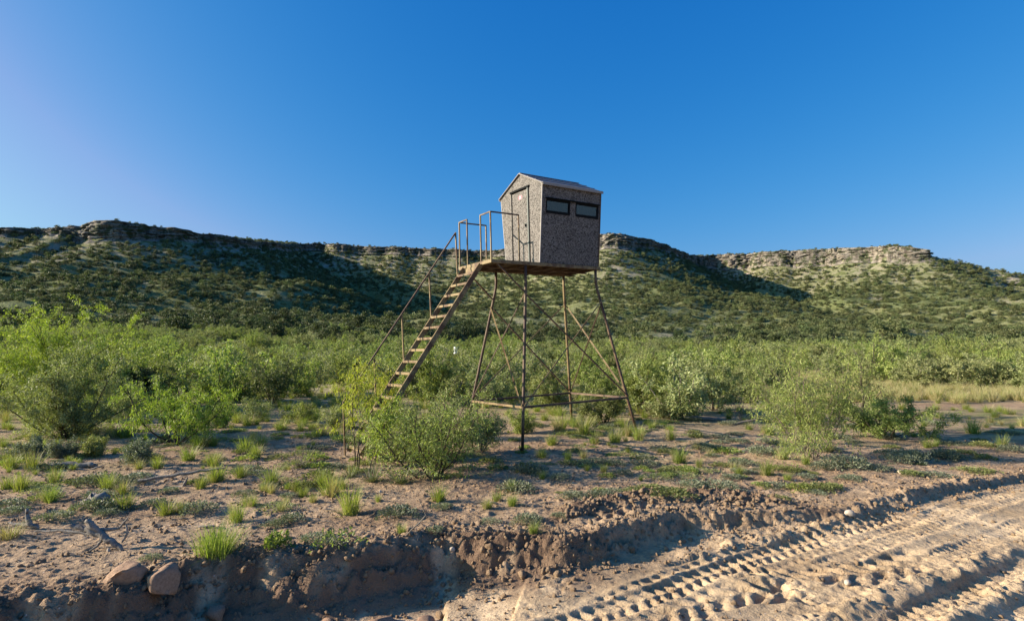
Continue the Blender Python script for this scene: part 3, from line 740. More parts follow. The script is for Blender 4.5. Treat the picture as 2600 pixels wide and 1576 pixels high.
m = MB(); m.box(B(0.975, HV0 - 0.016, 0.955), B(1.035, HV0 - 0.007, 1.085)); hd = m.build('door_handle', M_GREYTRIM, door)
m = MB(); m.box(B(0.992, HV0 - 0.045, 0.985), B(1.012, HV0 - 0.017, 1.06)); m.build('latch', M_BLACK, door)
# oval maker's badge on the door
def disc(m, uc, zc, a, b, v, n=28, hole=0.0):
    base = len(m.v)
    for k in range(n):
        t = 2 * math.pi * k / n; m.v.append(tuple(B(uc + a * math.cos(t), v, zc + b * math.sin(t))))
    if hole:
        for k in range(n):
            t = 2 * math.pi * k / n; m.v.append(tuple(B(uc + a * hole * math.cos(t), v, zc + b * hole * math.sin(t))))
        for k in range(n): m.f.append((base + k, base + (k + 1) % n, base + n + (k + 1) % n, base + n + k))
    else: m.f.append(tuple(base + k for k in range(n)))
M_BADGE = plain_mat('maroon_print', (0.20, 0.065, 0.085), 0.5, 0.3, 0.2, 30, 0); M_BADGE2 = plain_mat('pink_print', (0.56, 0.40, 0.44), 0.5, 0.3, 0.1, 30, 0)
m = MB(); disc(m, 0.765, 1.80, 0.105, 0.062, HV0 - 0.0085); badge = m.build('badge', M_BADGE2, door)
m = MB(); disc(m, 0.765, 1.80, 0.10, 0.058, HV0 - 0.0105, hole=0.66)
m.box(B(0.70, HV0 - 0.0108, 1.793), B(0.735, HV0 - 0.0105, 1.812)); m.box(B(0.745, HV0 - 0.0108, 1.790), B(0.785, HV0 - 0.0105, 1.810)); m.box(B(0.795, HV0 - 0.0108, 1.793), B(0.825, HV0 - 0.0105, 1.812))
m.build('badge_print', M_BADGE, badge)
# roof: two panels each side, folded eave strip, rake trim
uc = WP - WB / 2; HW = WB / 2 + FL
for sg in (1, -1):
    def rz(o): return H_E + HA * (1 - o / HW)
    ovh = 0.045
    c = []
    for v in (HV0 - 0.02, HV1 + 0.02):
        c.append([B(uc, v, rz(0) + 0.012), B(uc + sg * (HW + ovh), v, rz(HW + ovh) + 0.012), B(uc + sg * (HW + ovh), v, rz(HW + ovh) + 0.034), B(uc, v, rz(0) + 0.034)])
    m = MB(); q = [c[0][0], c[0][1], c[1][1], c[1][0], c[0][3], c[0][2], c[1][2], c[1][3]]
    m.hexa(q); rf = m.build('roof', M_ROOF, blind)
    for f in (0.36, 0.70):
        o = HW * f; m = MB(); m.bar(B(uc + sg * o, HV0, rz(o) + 0.040), B(uc + sg * o, HV1 + .02, rz(o) + 0.040), 0.02, 0.012); m.build('roof_seam', M_ROOF, rf)
    m = MB(); o = HW + ovh + 0.008; m.bar(B(uc + sg * o, HV0 - 0.02, rz(o) + 0.012), B(uc + sg * o, HV1 + 0.02, rz(o) + 0.012), 0.016, 0.065); m.build('eave_strip', M_TRIM, rf)
    m = MB(); m.bar(B(uc, HV0 - 0.028, rz(0) + 0.020), B(uc + sg * (HW + ovh), HV0 - 0.028, rz(HW + ovh) + 0.020), 0.014, 0.045, (0, 1, 0)); m.build('rake_trim', M_TRIM, rf)
    m = MB(); m.bar(B(ur(Z0) if sg > 0 else ul(Z0), HV0 + .012, Z0), B(ur(H_E) if sg > 0 else ul(H_E), HV0 + .012, H_E), 0.026, 0.030, (0, 1, 0)); m.build('corner_trim', M_TRIM, blind)
m = MB(); m.bar(B(uc, HV0 - .02, H_E + HA + 0.036), B(uc, HV1 + .02, H_E + HA + 0.036), 0.07, 0.014); m.build('ridge_cap', M_ROOF, blind)
m = MB(); m.bar(B(ur(Z0), HV1 - .012, Z0), B(ur(H_E), HV1 - .012, H_E), 0.024, 0.030, (0, 1, 0)); m.build('corner_trim', M_STEEL2, blind)
# lining so the inside is dark, and glass
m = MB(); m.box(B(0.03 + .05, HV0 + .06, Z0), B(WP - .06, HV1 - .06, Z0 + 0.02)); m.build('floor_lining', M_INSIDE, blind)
def glass_mat():
    m, nt, bs, out = new_mat('window_glass')
    bs.inputs['Base Color'].default_value = (0.045, 0.06, 0.07, 1); bs.inputs['Roughness'].default_value = 0.05
    bs.inputs['Specular IOR Level'].default_value = 0.8
    tr = N(nt, 'ShaderNodeBsdfTransparent'); tr.inputs[0].default_value = (0.62, 0.70, 0.70, 1)
    mx = N(nt, 'ShaderNodeMixShader'); mx.inputs[0].default_value = 0.6
    nt.links.new(tr.outputs[0], mx.inputs[1]); nt.links.new(bs.outputs[0], mx.inputs[2]); nt.links.new(mx.outputs[0], out.inputs[0]); return m
M_GLASS = glass_mat()
for o in list(bpy.data.objects):
    if 'glass' in o: o.data.materials[0] = M_GLASS; del o['glass']

# ------------------------------------------------------------------ plants: mesh builders (wood tubes + diamond leaves)
def unit(v): return v / (np.linalg.norm(v, axis=-1, keepdims=True) + 1e-9)
def diamonds(C, D, S, length, width):
    """one diamond quad per leaf: base C, long axis D, side S"""
    n = len(C); length = np.broadcast_to(length, n)[:, None]; width = np.broadcast_to(width, n)[:, None]
    mid = C + D * length * 0.45
    V = np.stack([C, mid + S * width * 0.5, C + D * length, mid - S * width * 0.5], 1).reshape(-1, 3)
    return V, np.arange(4 * n).reshape(n, 4)
def tubes_np(paths, rads, sides):
    Vs, Qs = [], []; base = 0
    for P, r, n in zip(paths, rads, sides):
        P = np.asarray(P); m = len(P); d = unit(np.gradient(P, axis=0))
        ref = np.array([0.31, 0.87, 0.38]); a = unit(np.cross(d, ref)); b = np.cross(d, a)
        t = 2 * np.pi * np.arange(n) / n
        ring = (a[:, None, :] * np.cos(t)[None, :, None] + b[:, None, :] * np.sin(t)[None, :, None]) * np.asarray(r)[:, None, None] + P[:, None, :]
        Vs.append(ring.reshape(-1, 3))
        i = np.arange(m - 1)[:, None] * n; k = np.arange(n)[None, :]; k2 = (k + 1) % n
        Qs.append((np.stack([i + k, i + k2, i + n + k2, i + n + k], -1).reshape(-1, 4)) + base); base += m * n
    return np.concatenate(Vs), np.concatenate(Qs)
def wander(rs, p, d, L, n, curl, lift):
    pts = [p]; d = d / np.linalg.norm(d)
    for k in range(n):
        d = d + rs.normal(0, curl, 3) + np.array([0, 0, lift]); d /= np.linalg.norm(d); p = p + d * L / n; pts.append(p)
    return np.array(pts), d
def shrub(seed, h, rad, stems=6, kids=7, twigs=5, leaves=36, llen=0.09, lwid=0.02, droop=0.5, tilt=(8, 55), r0=0.022, lift=0.10, spread=0.06, bare=0.25, twig_len=0.2, sides=(6, 4, 3), wood_twigs=True):
    """returns wood (V,Q) and leaf (V,Q) arrays for a many-stemmed bush"""
    rs = np.random.RandomState(seed); P, Rr, S = [], [], []; LC, LD = [], []
    for s in range(stems):
        az = 2 * np.pi * (s + rs.uniform(-.35, .35)) / stems; tl = R(rs.uniform(*tilt))
        d = np.array([math.sin(tl) * math.cos(az), math.sin(tl) * math.sin(az), math.cos(tl)])
        L = min(h / max(math.cos(tl), .35), rad * 1.25 / max(math.sin(tl), .2)) * rs.uniform(.66, .95)
        p0 = np.array([rs.normal(0, .05), rs.normal(0, .05), -0.08])
        path, _ = wander(rs, p0, d, L, 7, 0.13, lift * 0.5)
        rr = r0 * rs.uniform(.7, 1.2) * np.linspace(1, .35, 8)
        P.append(path); Rr.append(rr); S.append(sides[0])
        for k in range(kids):
            t = bare + (1 - bare) * (k + rs.uniform(0, 1)) / kids; f = t * 7; i = min(int(f), 6)
            q = path[i] + (path[i + 1] - path[i]) * (f - i); dd = unit(path[i + 1] - path[i])
            v = unit(dd * 0.55 + unit(rs.normal(0, 1, 3)) * 0.85 + np.array([0, 0, 0.15]))
            L1 = h * rs.uniform(.18, .38) * (1.15 - .5 * t)
            p1, d1 = wander(rs, q, v, L1, 4, 0.2, lift)
            P.append(p1); Rr.append(r0 * .38 * np.linspace(1, .4, 5)); S.append(sides[1])
            for j in range(twigs):
                tt = (j + rs.uniform(.2, 1)) / twigs; f2 = tt * 4 * .999; i2 = int(f2)
                q2 = p1[i2] + (p1[i2 + 1] - p1[i2]) * (f2 - i2)
                v2 = unit(d1 * .5 + unit(rs.normal(0, 1, 3)) * .9 + np.array([0, 0, -0.25 * droop]))
                p2, _ = wander(rs, q2, v2, h * twig_len * rs.uniform(.6, 1.2), 3, 0.2, -0.10 * droop)
                if wood_twigs: P.append(p2); Rr.append(r0 * .14 * np.linspace(1, .5, 4)); S.append(sides[2])
                n = max(1, int(leaves * rs.uniform(.5, 1.4))); f3 = rs.uniform(0, 2.999, n); i3 = f3.astype(int)
                c = p2[i3] + (p2[i3 + 1] - p2[i3]) * (f3 - i3)[:, None] + rs.normal(0, spread, (n, 3))
                LC.append(c); LD.append(unit(unit(p2[i3 + 1] - p2[i3]) * .35 + rs.normal(0, .55, (n, 3)) + np.array([0, 0, -droop])))
    C = np.concatenate(LC); D = np.concatenate(LD); n = len(C)
    Sd = unit(np.cross(D, rs.normal(0, 1, (n, 3)))); ll = llen * rs.uniform(.6, 1.3, n); lw = lwid * rs.uniform(.7, 1.3, n)
    keep = C[:, 2] > 0.03
    return tubes_np(P, Rr, S), diamonds(C[keep], D[keep], Sd[keep], ll[keep], lw[keep])
def shrub_meshes(name, seed, wood, leaf, **kw):
    w, l = shrub(seed, **kw)
    return (np_mesh(name + '_trunk', w[0], quads=w[1], mats=[wood], smooth=True), np_mesh(name + '_crown', l[0], quads=l[1], mats=[leaf]))
def shrub_one(name, seed, wood, leaf, **kw):
    w, l = shrub(seed, **kw); nv = len(w[0])
    return np_mesh(name, np.concatenate([w[0], l[0]]), quads=np.concatenate([w[1], l[1] + nv]), mats=[wood, leaf],
                   mat_idx=np.concatenate([np.zeros(len(w[1])), np.ones(len(l[1]))]))
def juniper(seed, h, rad, clumps=26, per=34, ll=0.34, lw=0.16, wood=None, leaf=None, flat=0.8):
    rs = np.random.RandomState(seed); P, Rr, S = [], [], []; LC, LD = [], []
    for s in range(4):
        az = rs.uniform(0, 6.28); d = np.array([.35 * math.cos(az), .35 * math.sin(az), 1.0])
        p, _ = wander(rs, np.array([0, 0, -0.3]), d, h * .7, 4, .15, .02); P.append(p); Rr.append(np.linspace(.09, .03, 5) * h / 3.5); S.append(4)
    for c in range(clumps):
        az = rs.uniform(0, 6.28); u = rs.uniform(0, 1) ** .55; zz = rs.uniform(0.10, 1)
        rr = rad * u * math.sqrt(max(0.0, 1 - (max(zz - .35, 0) / .72) ** 2)) * .95
        ctr = np.array([rr * math.cos(az), rr * math.sin(az), h * (.06 + .86 * zz)])
        cr = rs.uniform(.16, .30) * rad * 1.25
        o = unit(rs.normal(0, 1, (per, 3)) * np.array([1, 1, flat])); o[:, 2] = np.where(rs.uniform(size=per) < .6, np.abs(o[:, 2]), o[:, 2])
        k = rs.uniform(.45, 1.0, (per, 1))
        LC.append(ctr + o * cr * k); LD.append(unit(o + rs.normal(0, .5, (per, 3)) + np.array([0, 0, .35])))
    C = np.concatenate(LC); D = np.concatenate(LD); n = len(C); C[:, 2] = np.maximum(C[:, 2], 0.05)
    Sd = unit(np.cross(D, rs.normal(0, 1, (n, 3))))
    l = diamonds(C, D, Sd, ll * rs.uniform(.6, 1.3, n), lw * rs.uniform(.7, 1.3, n)); w = tubes_np(P, Rr, S); nv = len(w[0])
    return np_mesh('juniper', np.concatenate([w[0], l[0]]), quads=np.concatenate([w[1], l[1] + nv]), mats=[wood or M_BARK, leaf or L_DARK],
                   mat_idx=np.concatenate([np.zeros(len(w[1])), np.ones(len(l[1]))]))
def blades(seed, n, h, spread, w, lean=0.5, bend=0.5, base_r=0.05, stiff=False, segs=3):
    """n curved blades rising from a small base"""
    rs = np.random.RandomState(seed)
    az = rs.uniform(0, 2 * np.pi, n); br = base_r * np.sqrt(rs.uniform(0, 1, n)); L = h * rs.uniform(.45, 1.1, n)
    tl = np.abs(rs.normal(0, lean, n)) if not stiff else np.arccos(rs.uniform(0.02, 1, n)) * 1.05
    b = np.stack([br * np.cos(az + rs.normal(0, .8, n)), br * np.sin(az + rs.normal(0, .8, n)), np.full(n, -0.02)], 1)
    p = b; side = np.stack([-np.sin(az), np.cos(az), np.zeros(n)], 1) * 1.0
    side = unit(side + rs.normal(0, .35, (n, 3)))
    rows = []; ws = [1.0, .8, .5, .06] if segs == 3 else list(np.linspace(1, .05, segs + 1))
    for k in range(segs + 1):
        rows.append(np.stack([p - side * (w * ws[k] / 2), p + side * (w * ws[k] / 2)], 1))
        a = tl + bend * (k / segs) * rs.uniform(.4, 1.5, n)
        d = np.stack([np.sin(a) * np.cos(az), np.sin(a) * np.sin(az), np.cos(a)], 1); p = p + d * (L / segs)[:, None]
    V = np.stack(rows, 1).reshape(-1, 3); i = np.arange(n)[:, None] * (2 * (segs + 1)); k = np.arange(segs)[None, :] * 2
    q = np.stack([i + k, i + k + 1, i + k + 3, i + k + 2], -1).reshape(-1, 4)
    return V, q
def tuft_mesh(seed, n=110, h=0.34, dry=0.15, **kw):
    V, q = blades(seed, n, h, 0, 0.0065, **kw); rs = np.random.RandomState(seed)
    mi = np.repeat((rs.uniform(size=n) < dry).astype(int), 3)
    return np_mesh('grass_tuft', V, quads=q, mats=[L_GRASS, L_DRYG], mat_idx=mi)
def mat_mesh(seed, n=950, rad=0.32, h=0.18, ll=0.042, lw=0.018, leaf=None):
    rs = np.random.RandomState(seed); az = rs.uniform(0, 6.283, n); r = rad * np.sqrt(rs.uniform(0, 1, n)) * (1 + .25 * np.sin(3 * az + seed) + .18 * np.sin(7 * az))
    lump = 0.55 + 0.45 * np.sin(r * 31 + seed) * np.cos(az * 5 + seed)
    z = h * np.sqrt(np.clip(1 - (r / (rad * 1.25)) ** 2, 0.02, 1)) * rs.uniform(.25, 1, n) * (0.6 + 0.5 * lump)
    C = np.stack([r * np.cos(az), r * np.sin(az), z], 1); D = unit(np.stack([np.cos(az), np.sin(az), np.full(n, .9)], 1) + rs.normal(0, .6, (n, 3)))
    V, q = diamonds(C, D, unit(np.cross(D, rs.normal(0, 1, (n, 3)))), ll * rs.uniform(.6, 1.4, n), lw * rs.uniform(.7, 1.3, n))
    # a few sprawling stems
    P = [np.array([[0, 0, .0], [.5 * rad * math.cos(a), .5 * rad * math.sin(a), h * .35], [rad * .95 * math.cos(a + .2), rad * .95 * math.sin(a + .2), h * .35]]) for a in rs.uniform(0, 6.28, 9)]
    w = tubes_np(P, [np.array([.006, .004, .002])] * 9, [3] * 9); nv = len(w[0])
    return np_mesh('ground_plant', np.concatenate([w[0], V]), quads=np.concatenate([w[1], q + nv]), mats=[M_TWIG, leaf or L_SILV], mat_idx=np.concatenate([np.zeros(len(w[1])), np.ones(len(q))]))
def twig_bush(seed, h, rad, n=16, r0=0.008, kids=5):
    rs = np.random.RandomState(seed); P, Rr, S = [], [], []
    for s in range(n):
        az = rs.uniform(0, 6.28); tl = R(rs.uniform(5, 55)); d = np.array([math.sin(tl) * math.cos(az), math.sin(tl) * math.sin(az), math.cos(tl)])
        p, d1 = wander(rs, np.array([rs.normal(0, .04), rs.normal(0, .04), -.04]), d, h * rs.uniform(.5, 1.1), 5, .16, .0); P.append(p); Rr.append(np.linspace(r0, r0 * .3, 6)); S.append(4)
        for k in range(kids):
            i = rs.randint(1, 5); v = unit(unit(p[i + 1] - p[i]) + rs.normal(0, .7, 3)); c, _ = wander(rs, p[i], v, h * rs.uniform(.15, .4), 3, .25, .05); P.append(c); Rr.append(np.linspace(r0 * .4, r0 * .2, 4)); S.append(3)
    w = tubes_np(P, Rr, S); return np_mesh('dead_shrub', w[0], quads=w[1], mats=[M_TWIG], smooth=True)

def place_tree(name, meshes, loc, label, cat, rz=0.0, sc=1.0, group=None, sz=None):
    r = empty(name, loc, rz); r.scale = (sc, sc, sz or sc); tag(r, label, cat, group)
    link('trunk', meshes[0], r); link('crown', meshes[1], r); return r
def place_one(name, mesh, loc, label, cat, rz=0.0, sc=(1, 1, 1), group=None):
    o = link(name, mesh); o.location = loc; o.rotation_euler = (0, 0, rz); o.scale = sc; return tag(o, label, cat, group)

# ------------------------------------------------------------------ scattered cover as one object (geometry nodes on points)
def scatter(name, protos, pts, scl, rot, idx, label, cat):
    pts = np.asarray(pts, dtype=np.float32); n = len(pts)
    me = bpy.data.meshes.new(name); me.vertices.add(n); me.vertices.foreach_set('co', pts.reshape(-1))
    a = me.attributes.new('size', 'FLOAT_VECTOR', 'POINT'); a.data.foreach_set('vector', np.asarray(scl, dtype=np.float32).reshape(-1))
    a = me.attributes.new('turn', 'FLOAT_VECTOR', 'POINT'); a.data.foreach_set('vector', np.asarray(rot, dtype=np.float32).reshape(-1))
    a = me.attributes.new('pick', 'INT', 'POINT'); a.data.foreach_set('value', np.asarray(idx, dtype=np.int32))
    col = bpy.data.collections.new(name + '_kinds')
    for k, p in enumerate(protos): col.objects.link(bpy.data.objects.new('%s_kind_%02d' % (name, k), p))
    ng = bpy.data.node_groups.new(name, 'GeometryNodeTree')
    ng.interface.new_socket('Geometry', in_out='INPUT', socket_type='NodeSocketGeometry'); ng.interface.new_socket('Geometry', in_out='OUTPUT', socket_type='NodeSocketGeometry')
    gi = ng.nodes.new('NodeGroupInput'); go = ng.nodes.new('NodeGroupOutput'); iop = ng.nodes.new('GeometryNodeInstanceOnPoints')
    ci = ng.nodes.new('GeometryNodeCollectionInfo'); ci.inputs['Collection'].default_value = col; ci.inputs['Separate Children'].default_value = True; ci.inputs['Reset Children'].default_value = True
    def attr(nm, ty):
        x = ng.nodes.new('GeometryNodeInputNamedAttribute'); x.data_type = ty; x.inputs['Name'].default_value = nm; return x.outputs['Attribute']
    ng.links.new(gi.outputs[0], iop.inputs['Points']); ng.links.new(ci.outputs[0], iop.inputs['Instance']); iop.inputs['Pick Instance'].default_value = True
    ng.links.new(attr('pick', 'INT'), iop.inputs['Instance Index']); ng.links.new(attr('turn', 'FLOAT_VECTOR'), iop.inputs['Rotation']); ng.links.new(attr('size', 'FLOAT_VECTOR'), iop.inputs['Scale'])
    ng.links.new(iop.outputs[0], go.inputs[0])
    o = link(name, me); md = o.modifiers.new('scatter', 'NODES'); md.node_group = ng
    return tag(o, label, cat, kind='stuff')
def in_view(x, y, m=1.08): return (np.abs(x) < (0.867 * m) * y + 2.5) & (y > 1)
def jitter(rs, x0, x1, y0, y1, s):
    X, Y = np.meshgrid(np.arange(x0, x1, s), np.arange(y0, y1, s)); n = X.size
    return X.ravel() + rs.uniform(-.5, .5, n) * s, Y.ravel() + rs.uniform(-.5, .5, n) * s
def bank_side(x, y):
    d, t, s = poly_near(np.asarray(x, float), np.asarray(y, float), BANK); return -d * s

def where(x, y):
    u = CXP + F_PX * x / y
    if y > 17.5: return ('far left among the brush' if u < 600 else 'left of the stairs' if u < 900 else 'behind the tower legs' if u < 1640 else 'beyond the right mesquite' if u < 2200 else 'by the right picture edge')
    near = y < 11.2
    if u < 330: return 'near the tangled root at far left' if near else 'by the grey log and low shrubs at left'
    if u < 700: return 'on the open dirt above the wide grass clump' if near else 'in front of the lime-green mesquite'
    if u < 1000: return 'in front of the yuccas' if near else 'around the foot of the stairs'
    if u < 1300: return 'before the open feathery bush' if near else 'beside the near tower leg'
    if u < 1700: return 'just behind the windrow of clods' if near else 'under and right of the tower legs'
    if u < 2050: return 'between the windrow and the right mesquite' if near else 'left of the airy right mesquite'
    return 'beside the road on the right' if near else 'right of the airy mesquite'
rs = np.random.RandomState(5)
# --- hillside scrub
scrub = [juniper(100 + k, 3.6, 2.3, 22, 26, 0.55, 0.30, M_BARK, L_HILL) for k in range(3)] + \
        [juniper(110 + k, 2.3, 2.1, 16, 26, 0.5, 0.26, M_BARK, L_HILL, 0.6) for k in range(3)] + \
        [shrub_one('grey_scrub', 120, M_TWIG, L_OLIVE, h=2.0, rad=1.6, stems=7, kids=5, twigs=3, leaves=7, llen=.3, lwid=.11, spread=.12, sides=(3, 3, 3), wood_twigs=False)]
X, Y = jitter(rs, -560, 640, 170, 760, 3.25)
k = in_view(X, Y, 1.06); X, Y = X[k], Y[k]
d, hz_, hc_, _ = rim_field(X, Y); rr = np.hypot(X, Y)
dens = 0.62 + 0.55 * fbm(X / 45, Y / 45, 3) + 0.5 * pn(X / 11, Y / 11)
low = sst(230, 120, d) * 0.30 + 0.52                         # thinner on the foot slopes
prob = np.clip(dens * low * 1.35, 0.06, .95)
prob = np.where(d < -70, 0, prob); prob = np.where((d > -1.5) & (d < 9), prob * np.where(hc_ > 8, .5, 1.0), prob); prob = np.where((d <= -1.5), np.maximum(prob, .55), prob)
prob *= sst(185, 230, rr)
k = rs.uniform(size=len(X)) < prob; X, Y, d = X[k], Y[k], d[k]; n = len(X)
Z = terrain(X, Y) - 0.15
sz = rs.uniform(.38, .95, n) * (0.82 + 0.4 * rs.uniform(size=n)); sz = np.where(d < 0, sz * .72, sz)
scatter('hillside_scrub', scrub, np.stack([X, Y, Z], 1), np.stack([sz * rs.uniform(.9, 1.3, n), sz * rs.uniform(.9, 1.3, n), sz * rs.uniform(.8, 1.1, n)], 1),
        np.stack([0 * X, 0 * X, rs.uniform(0, 6.28, n)], 1), rs.choice(7, n, p=[.17, .17, .17, .12, .12, .12, .13]), 'dark scrub of juniper and oak covering the hillsides below the cliffs', 'scrub')

# --- dark junipers along the foot of the hills, one by one
jun = [juniper(130 + k, 4.2, 2.5, 34, 40, 0.42, 0.22, M_BARK, L_DARK) for k in range(4)]
X, Y = jitter(rs, -190, 230, 120, 232, 5.6); rr = np.hypot(X, Y); az = X / Y
lo = np.interp(az, [-.9, -.45, -.25, 0, .2, .5, .9], [190, 178, 150, 140, 150, 160, 160]); hi = lo + np.interp(az, [-.9, -.3, 0, .3, .9], [40, 55, 60, 40, 36])
k = in_view(X, Y) & (rr > lo) & (rr < hi) & (rs.uniform(size=len(X)) < 0.52); X, Y = X[k], Y[k]
o_ = np.argsort(np.hypot(X, Y))[:290]; X, Y = X[o_], Y[o_]; Z = terrain(X, Y)
for x, y, z in zip(X, Y, Z):
    s_ = rs.uniform(.62, 1.12); u = CXP + F_PX * x / y; zone = 'at far left' if u < 500 else 'left of the stairs' if u < 1000 else 'behind the tower' if u < 1600 else 'right of the tower' if u < 2100 else 'at far right'
    place_one('juniper_tree', jun[rs.randint(4)], (x, y, z - .1), '%s dark juniper in the belt at the foot of the hills, %s' % ('big' if s_ > .9 else 'small', zone), 'juniper', rs.uniform(0, 6.28), (s_ * rs.uniform(.9, 1.25), s_ * rs.uniform(.9, 1.25), s_), 'junipers along the foot of the hills')

# --- brush on the flat: nearest bushes one by one, the rest as one mass
kw = dict(stems=8, kids=7, twigs=3, leaves=30, llen=.11, lwid=.036, spread=.045, twig_len=.14, sides=(4, 3, 3), r0=.02, bare=.12, tilt=(5, 68))
KINDS = [('mesquite_bush', 'yellow-green feathery mesquite bush in the thicket behind the tower', 'mesquite', [shrub_one('mesquite_bush', 200 + i, M_BARK, L_MES, h=2.1, rad=1.45, droop=.7, **kw) for i in range(3)]),
         ('grey_bush', 'pale grey-green bush with fine leaves in the thicket behind the tower', 'bush', [shrub_one('grey_bush', 210 + i, M_TWIG, L_GREY, h=1.8, rad=1.4, droop=.2, **kw) for i in range(3)]),
         ('olive_bush', 'dull olive twiggy bush in the thicket behind the tower', 'bush', [shrub_one('olive_bush', 220 + i, M_BARK, L_OLIVE, h=1.6, rad=1.3, droop=.3, **kw) for i in range(2)])]
X, Y = jitter(rs, -150, 170, 19, 175, 1.75); rr = np.hypot(X, Y)
keep = in_view(X, Y, 1.1) & (rs.uniform(size=len(X)) < np.interp(rr, [19, 25, 45, 90, 170], [.38, .42, .38, .30, .26]))
pxx = CXP + F_PX * X / Y
keep &= ~((pxx > 2230) & (Y < 31)) & ~((pxx > 1900) & (Y < 22)) & ~((pxx > 640) & (pxx < 1640) & (Y < 22)) & ~((np.abs(X + 8.2) < 1.3) & (Y < 63))
keep &= (fbm(X / 9, Y / 9, 2) > -0.22) & ~((pxx > 1950) & (Y < 48) & (rs.uniform(size=len(X)) < .45))
X, Y = X[keep], Y[keep]; o_ = np.argsort(np.hypot(X, Y)); X, Y = X[o_], Y[o_]; Z = terrain(X, Y); NB = 300
mixn = fbm(X / 14 + 3, Y / 14, 3)
kind = np.where(mixn + rs.normal(0, .25, len(X)) > 0.14, 0, np.where(rs.uniform(size=len(X)) < .55, 1, 2))
for x, y, z, q in zip(X[:NB], Y[:NB], Z[:NB], kind[:NB]):
    nm, lb, ct, ms = KINDS[q]; s_ = rs.uniform(.42, 1.0) if rs.uniform() < .75 else rs.uniform(1.0, 1.5); u = CXP + F_PX * x / y
    zone = 'far left' if u < 330 else 'behind the lime-green mesquite' if u < 600 else 'left of the stairs' if u < 850 else 'behind the stairs' if u < 1150 else 'seen through the tower' if u < 1560 else 'right of the tower' if u < 1850 else 'behind the airy right mesquite' if u < 2200 else 'far right'
    lb = '%s %s in the %s thicket, %s' % ('tall' if s_ > 1.0 else 'low' if s_ < .65 else 'middling', lb.split(' in the')[0], 'near' if y < 28 else 'middle' if y < 36 else 'deeper', zone)
    place_one(nm, ms[rs.randint(len(ms))], (x, y, z - .03), lb, ct, rs.uniform(0, 6.28), (s_ * rs.uniform(.9, 1.2), s_ * rs.uniform(.9, 1.2), s_ * rs.uniform(.85, 1.1)), 'thicket of bushes on the flat behind the tower')
allm = KINDS[0][3] + KINDS[1][3] + KINDS[2][3]; off = np.array([0, 3, 6]); cnt = np.array([3, 3, 2]); q = kind[NB:]; n = len(q)
s_ = rs.uniform(.55, 1.0, n) * np.where(rs.uniform(size=n) < .25, 1.5, 1.0) * (1.0 + .35 * sst(50, 120, np.hypot(X[NB:], Y[NB:])))
scatter('far_brush', allm, np.stack([X[NB:], Y[NB:], Z[NB:]], 1), np.stack([s_ * rs.uniform(.9, 1.3, n), s_ * rs.uniform(.9, 1.3, n), s_], 1), np.stack([0 * s_, 0 * s_, rs.uniform(0, 6.28, n)], 1),
        off[q] + (rs.uniform(size=n) * cnt[q]).astype(int), 'far mass of light green brush across the flat before the hills', 'brush')

# --- the bushes that stand out, placed where the photograph shows them
def hero(name, px, py, wpx, hpx, label, cat, wood, leaf, seed, rz=0, **kw):
    p = G(px, py); mpp = p.y / F_PX; h = hpx * mpp; rad = wpx * mpp / 2
    a = dict(h=h, rad=rad, stems=8, kids=8, twigs=5, leaves=34, llen=.085, lwid=.019, droop=.6, r0=.018, spread=.034, twig_len=.16); a.update(kw)
    return place_tree(name, shrub_meshes(name, seed, wood, leaf, **a), p, label, cat, rz)
hero('grey_shrub', 165, 1112, 350, 225, 'big grey-green shrub with dark base at the left edge', 'shrub', M_BARK, L_GREY, 301, stems=15, kids=11, twigs=6, leaves=52, droop=.3, llen=.06, lwid=.018, bare=.06, tilt=(6, 72))
hero('mesquite_tree', 125, 1052, 300, 272, 'tall yellow-green mesquite rising behind the big grey shrub', 'mesquite', M_BARK, L_YEL, 302, stems=11, kids=10, twigs=6, leaves=44, llen=.10, lwid=.019, droop=.7, tilt=(5, 48), bare=.15)
hero('mesquite_tree', -60, 1046, 260, 250, 'yellow-green mesquite cut by the left edge of the picture', 'mesquite', M_BARK, L_MES, 303, stems=8, leaves=36, llen=.11, lwid=.026, droop=.8)
hero('mesquite_bush', 285, 1035, 240, 175, 'mid-green mesquite bush between the tall mesquite and the dark shrub', 'mesquite', M_BARK, L_MES, 304, llen=.10, lwid=.024)
hero('mesquite_tree', 455, 1126, 290, 172, 'bright lime-green mesquite with thin dark forked trunks', 'mesquite', M_BARK, L_YEL, 305, stems=8, kids=9, twigs=5, leaves=27, bare=.34, droop=.9, tilt=(12, 66), llen=.09, lwid=.015, r0=.024, twig_len=.24)
hero('dark_shrub', 355, 1035, 95, 115, 'dense blackish green shrub in front of the brush', 'shrub', M_BARK, L_DARK, 306, stems=9, leaves=46, droop=.1, bare=.05, llen=.07, lwid=.03, tilt=(3, 35))
hero('grey_bush', 690, 1030, 190, 130, 'round grey bush with a dark twiggy heart left of the stairs', 'bush', M_BARK, L_OLIVE, 307, stems=12, leaves=22, droop=.3, llen=.09, lwid=.028)
hero('grey_bush', 790, 1000, 180, 115, 'feathery grey-green bush just behind the foot of the stairs', 'bush', M_TWIG, L_GREY, 308, leaves=28, llen=.11, lwid=.03)
hero('sapling', 912, 1194, 125, 290, 'slim yellowing sapling with bare stem in front of the handrail', 'sapling', M_BARK, L_SAP, 309, stems=3, kids=9, twigs=4, leaves=22, bare=.45, tilt=(2, 13), droop=1.1, r0=.013, llen=.085, lwid=.015)
hero('sapling', 935, 1200, 110, 190, 'second thin stemmed sapling beside the lowest steps', 'sapling', M_BARK, L_YEL, 310, stems=2, kids=9, twigs=4, leaves=24, bare=.45, tilt=(4, 22), droop=.9, r0=.013, llen=.08)
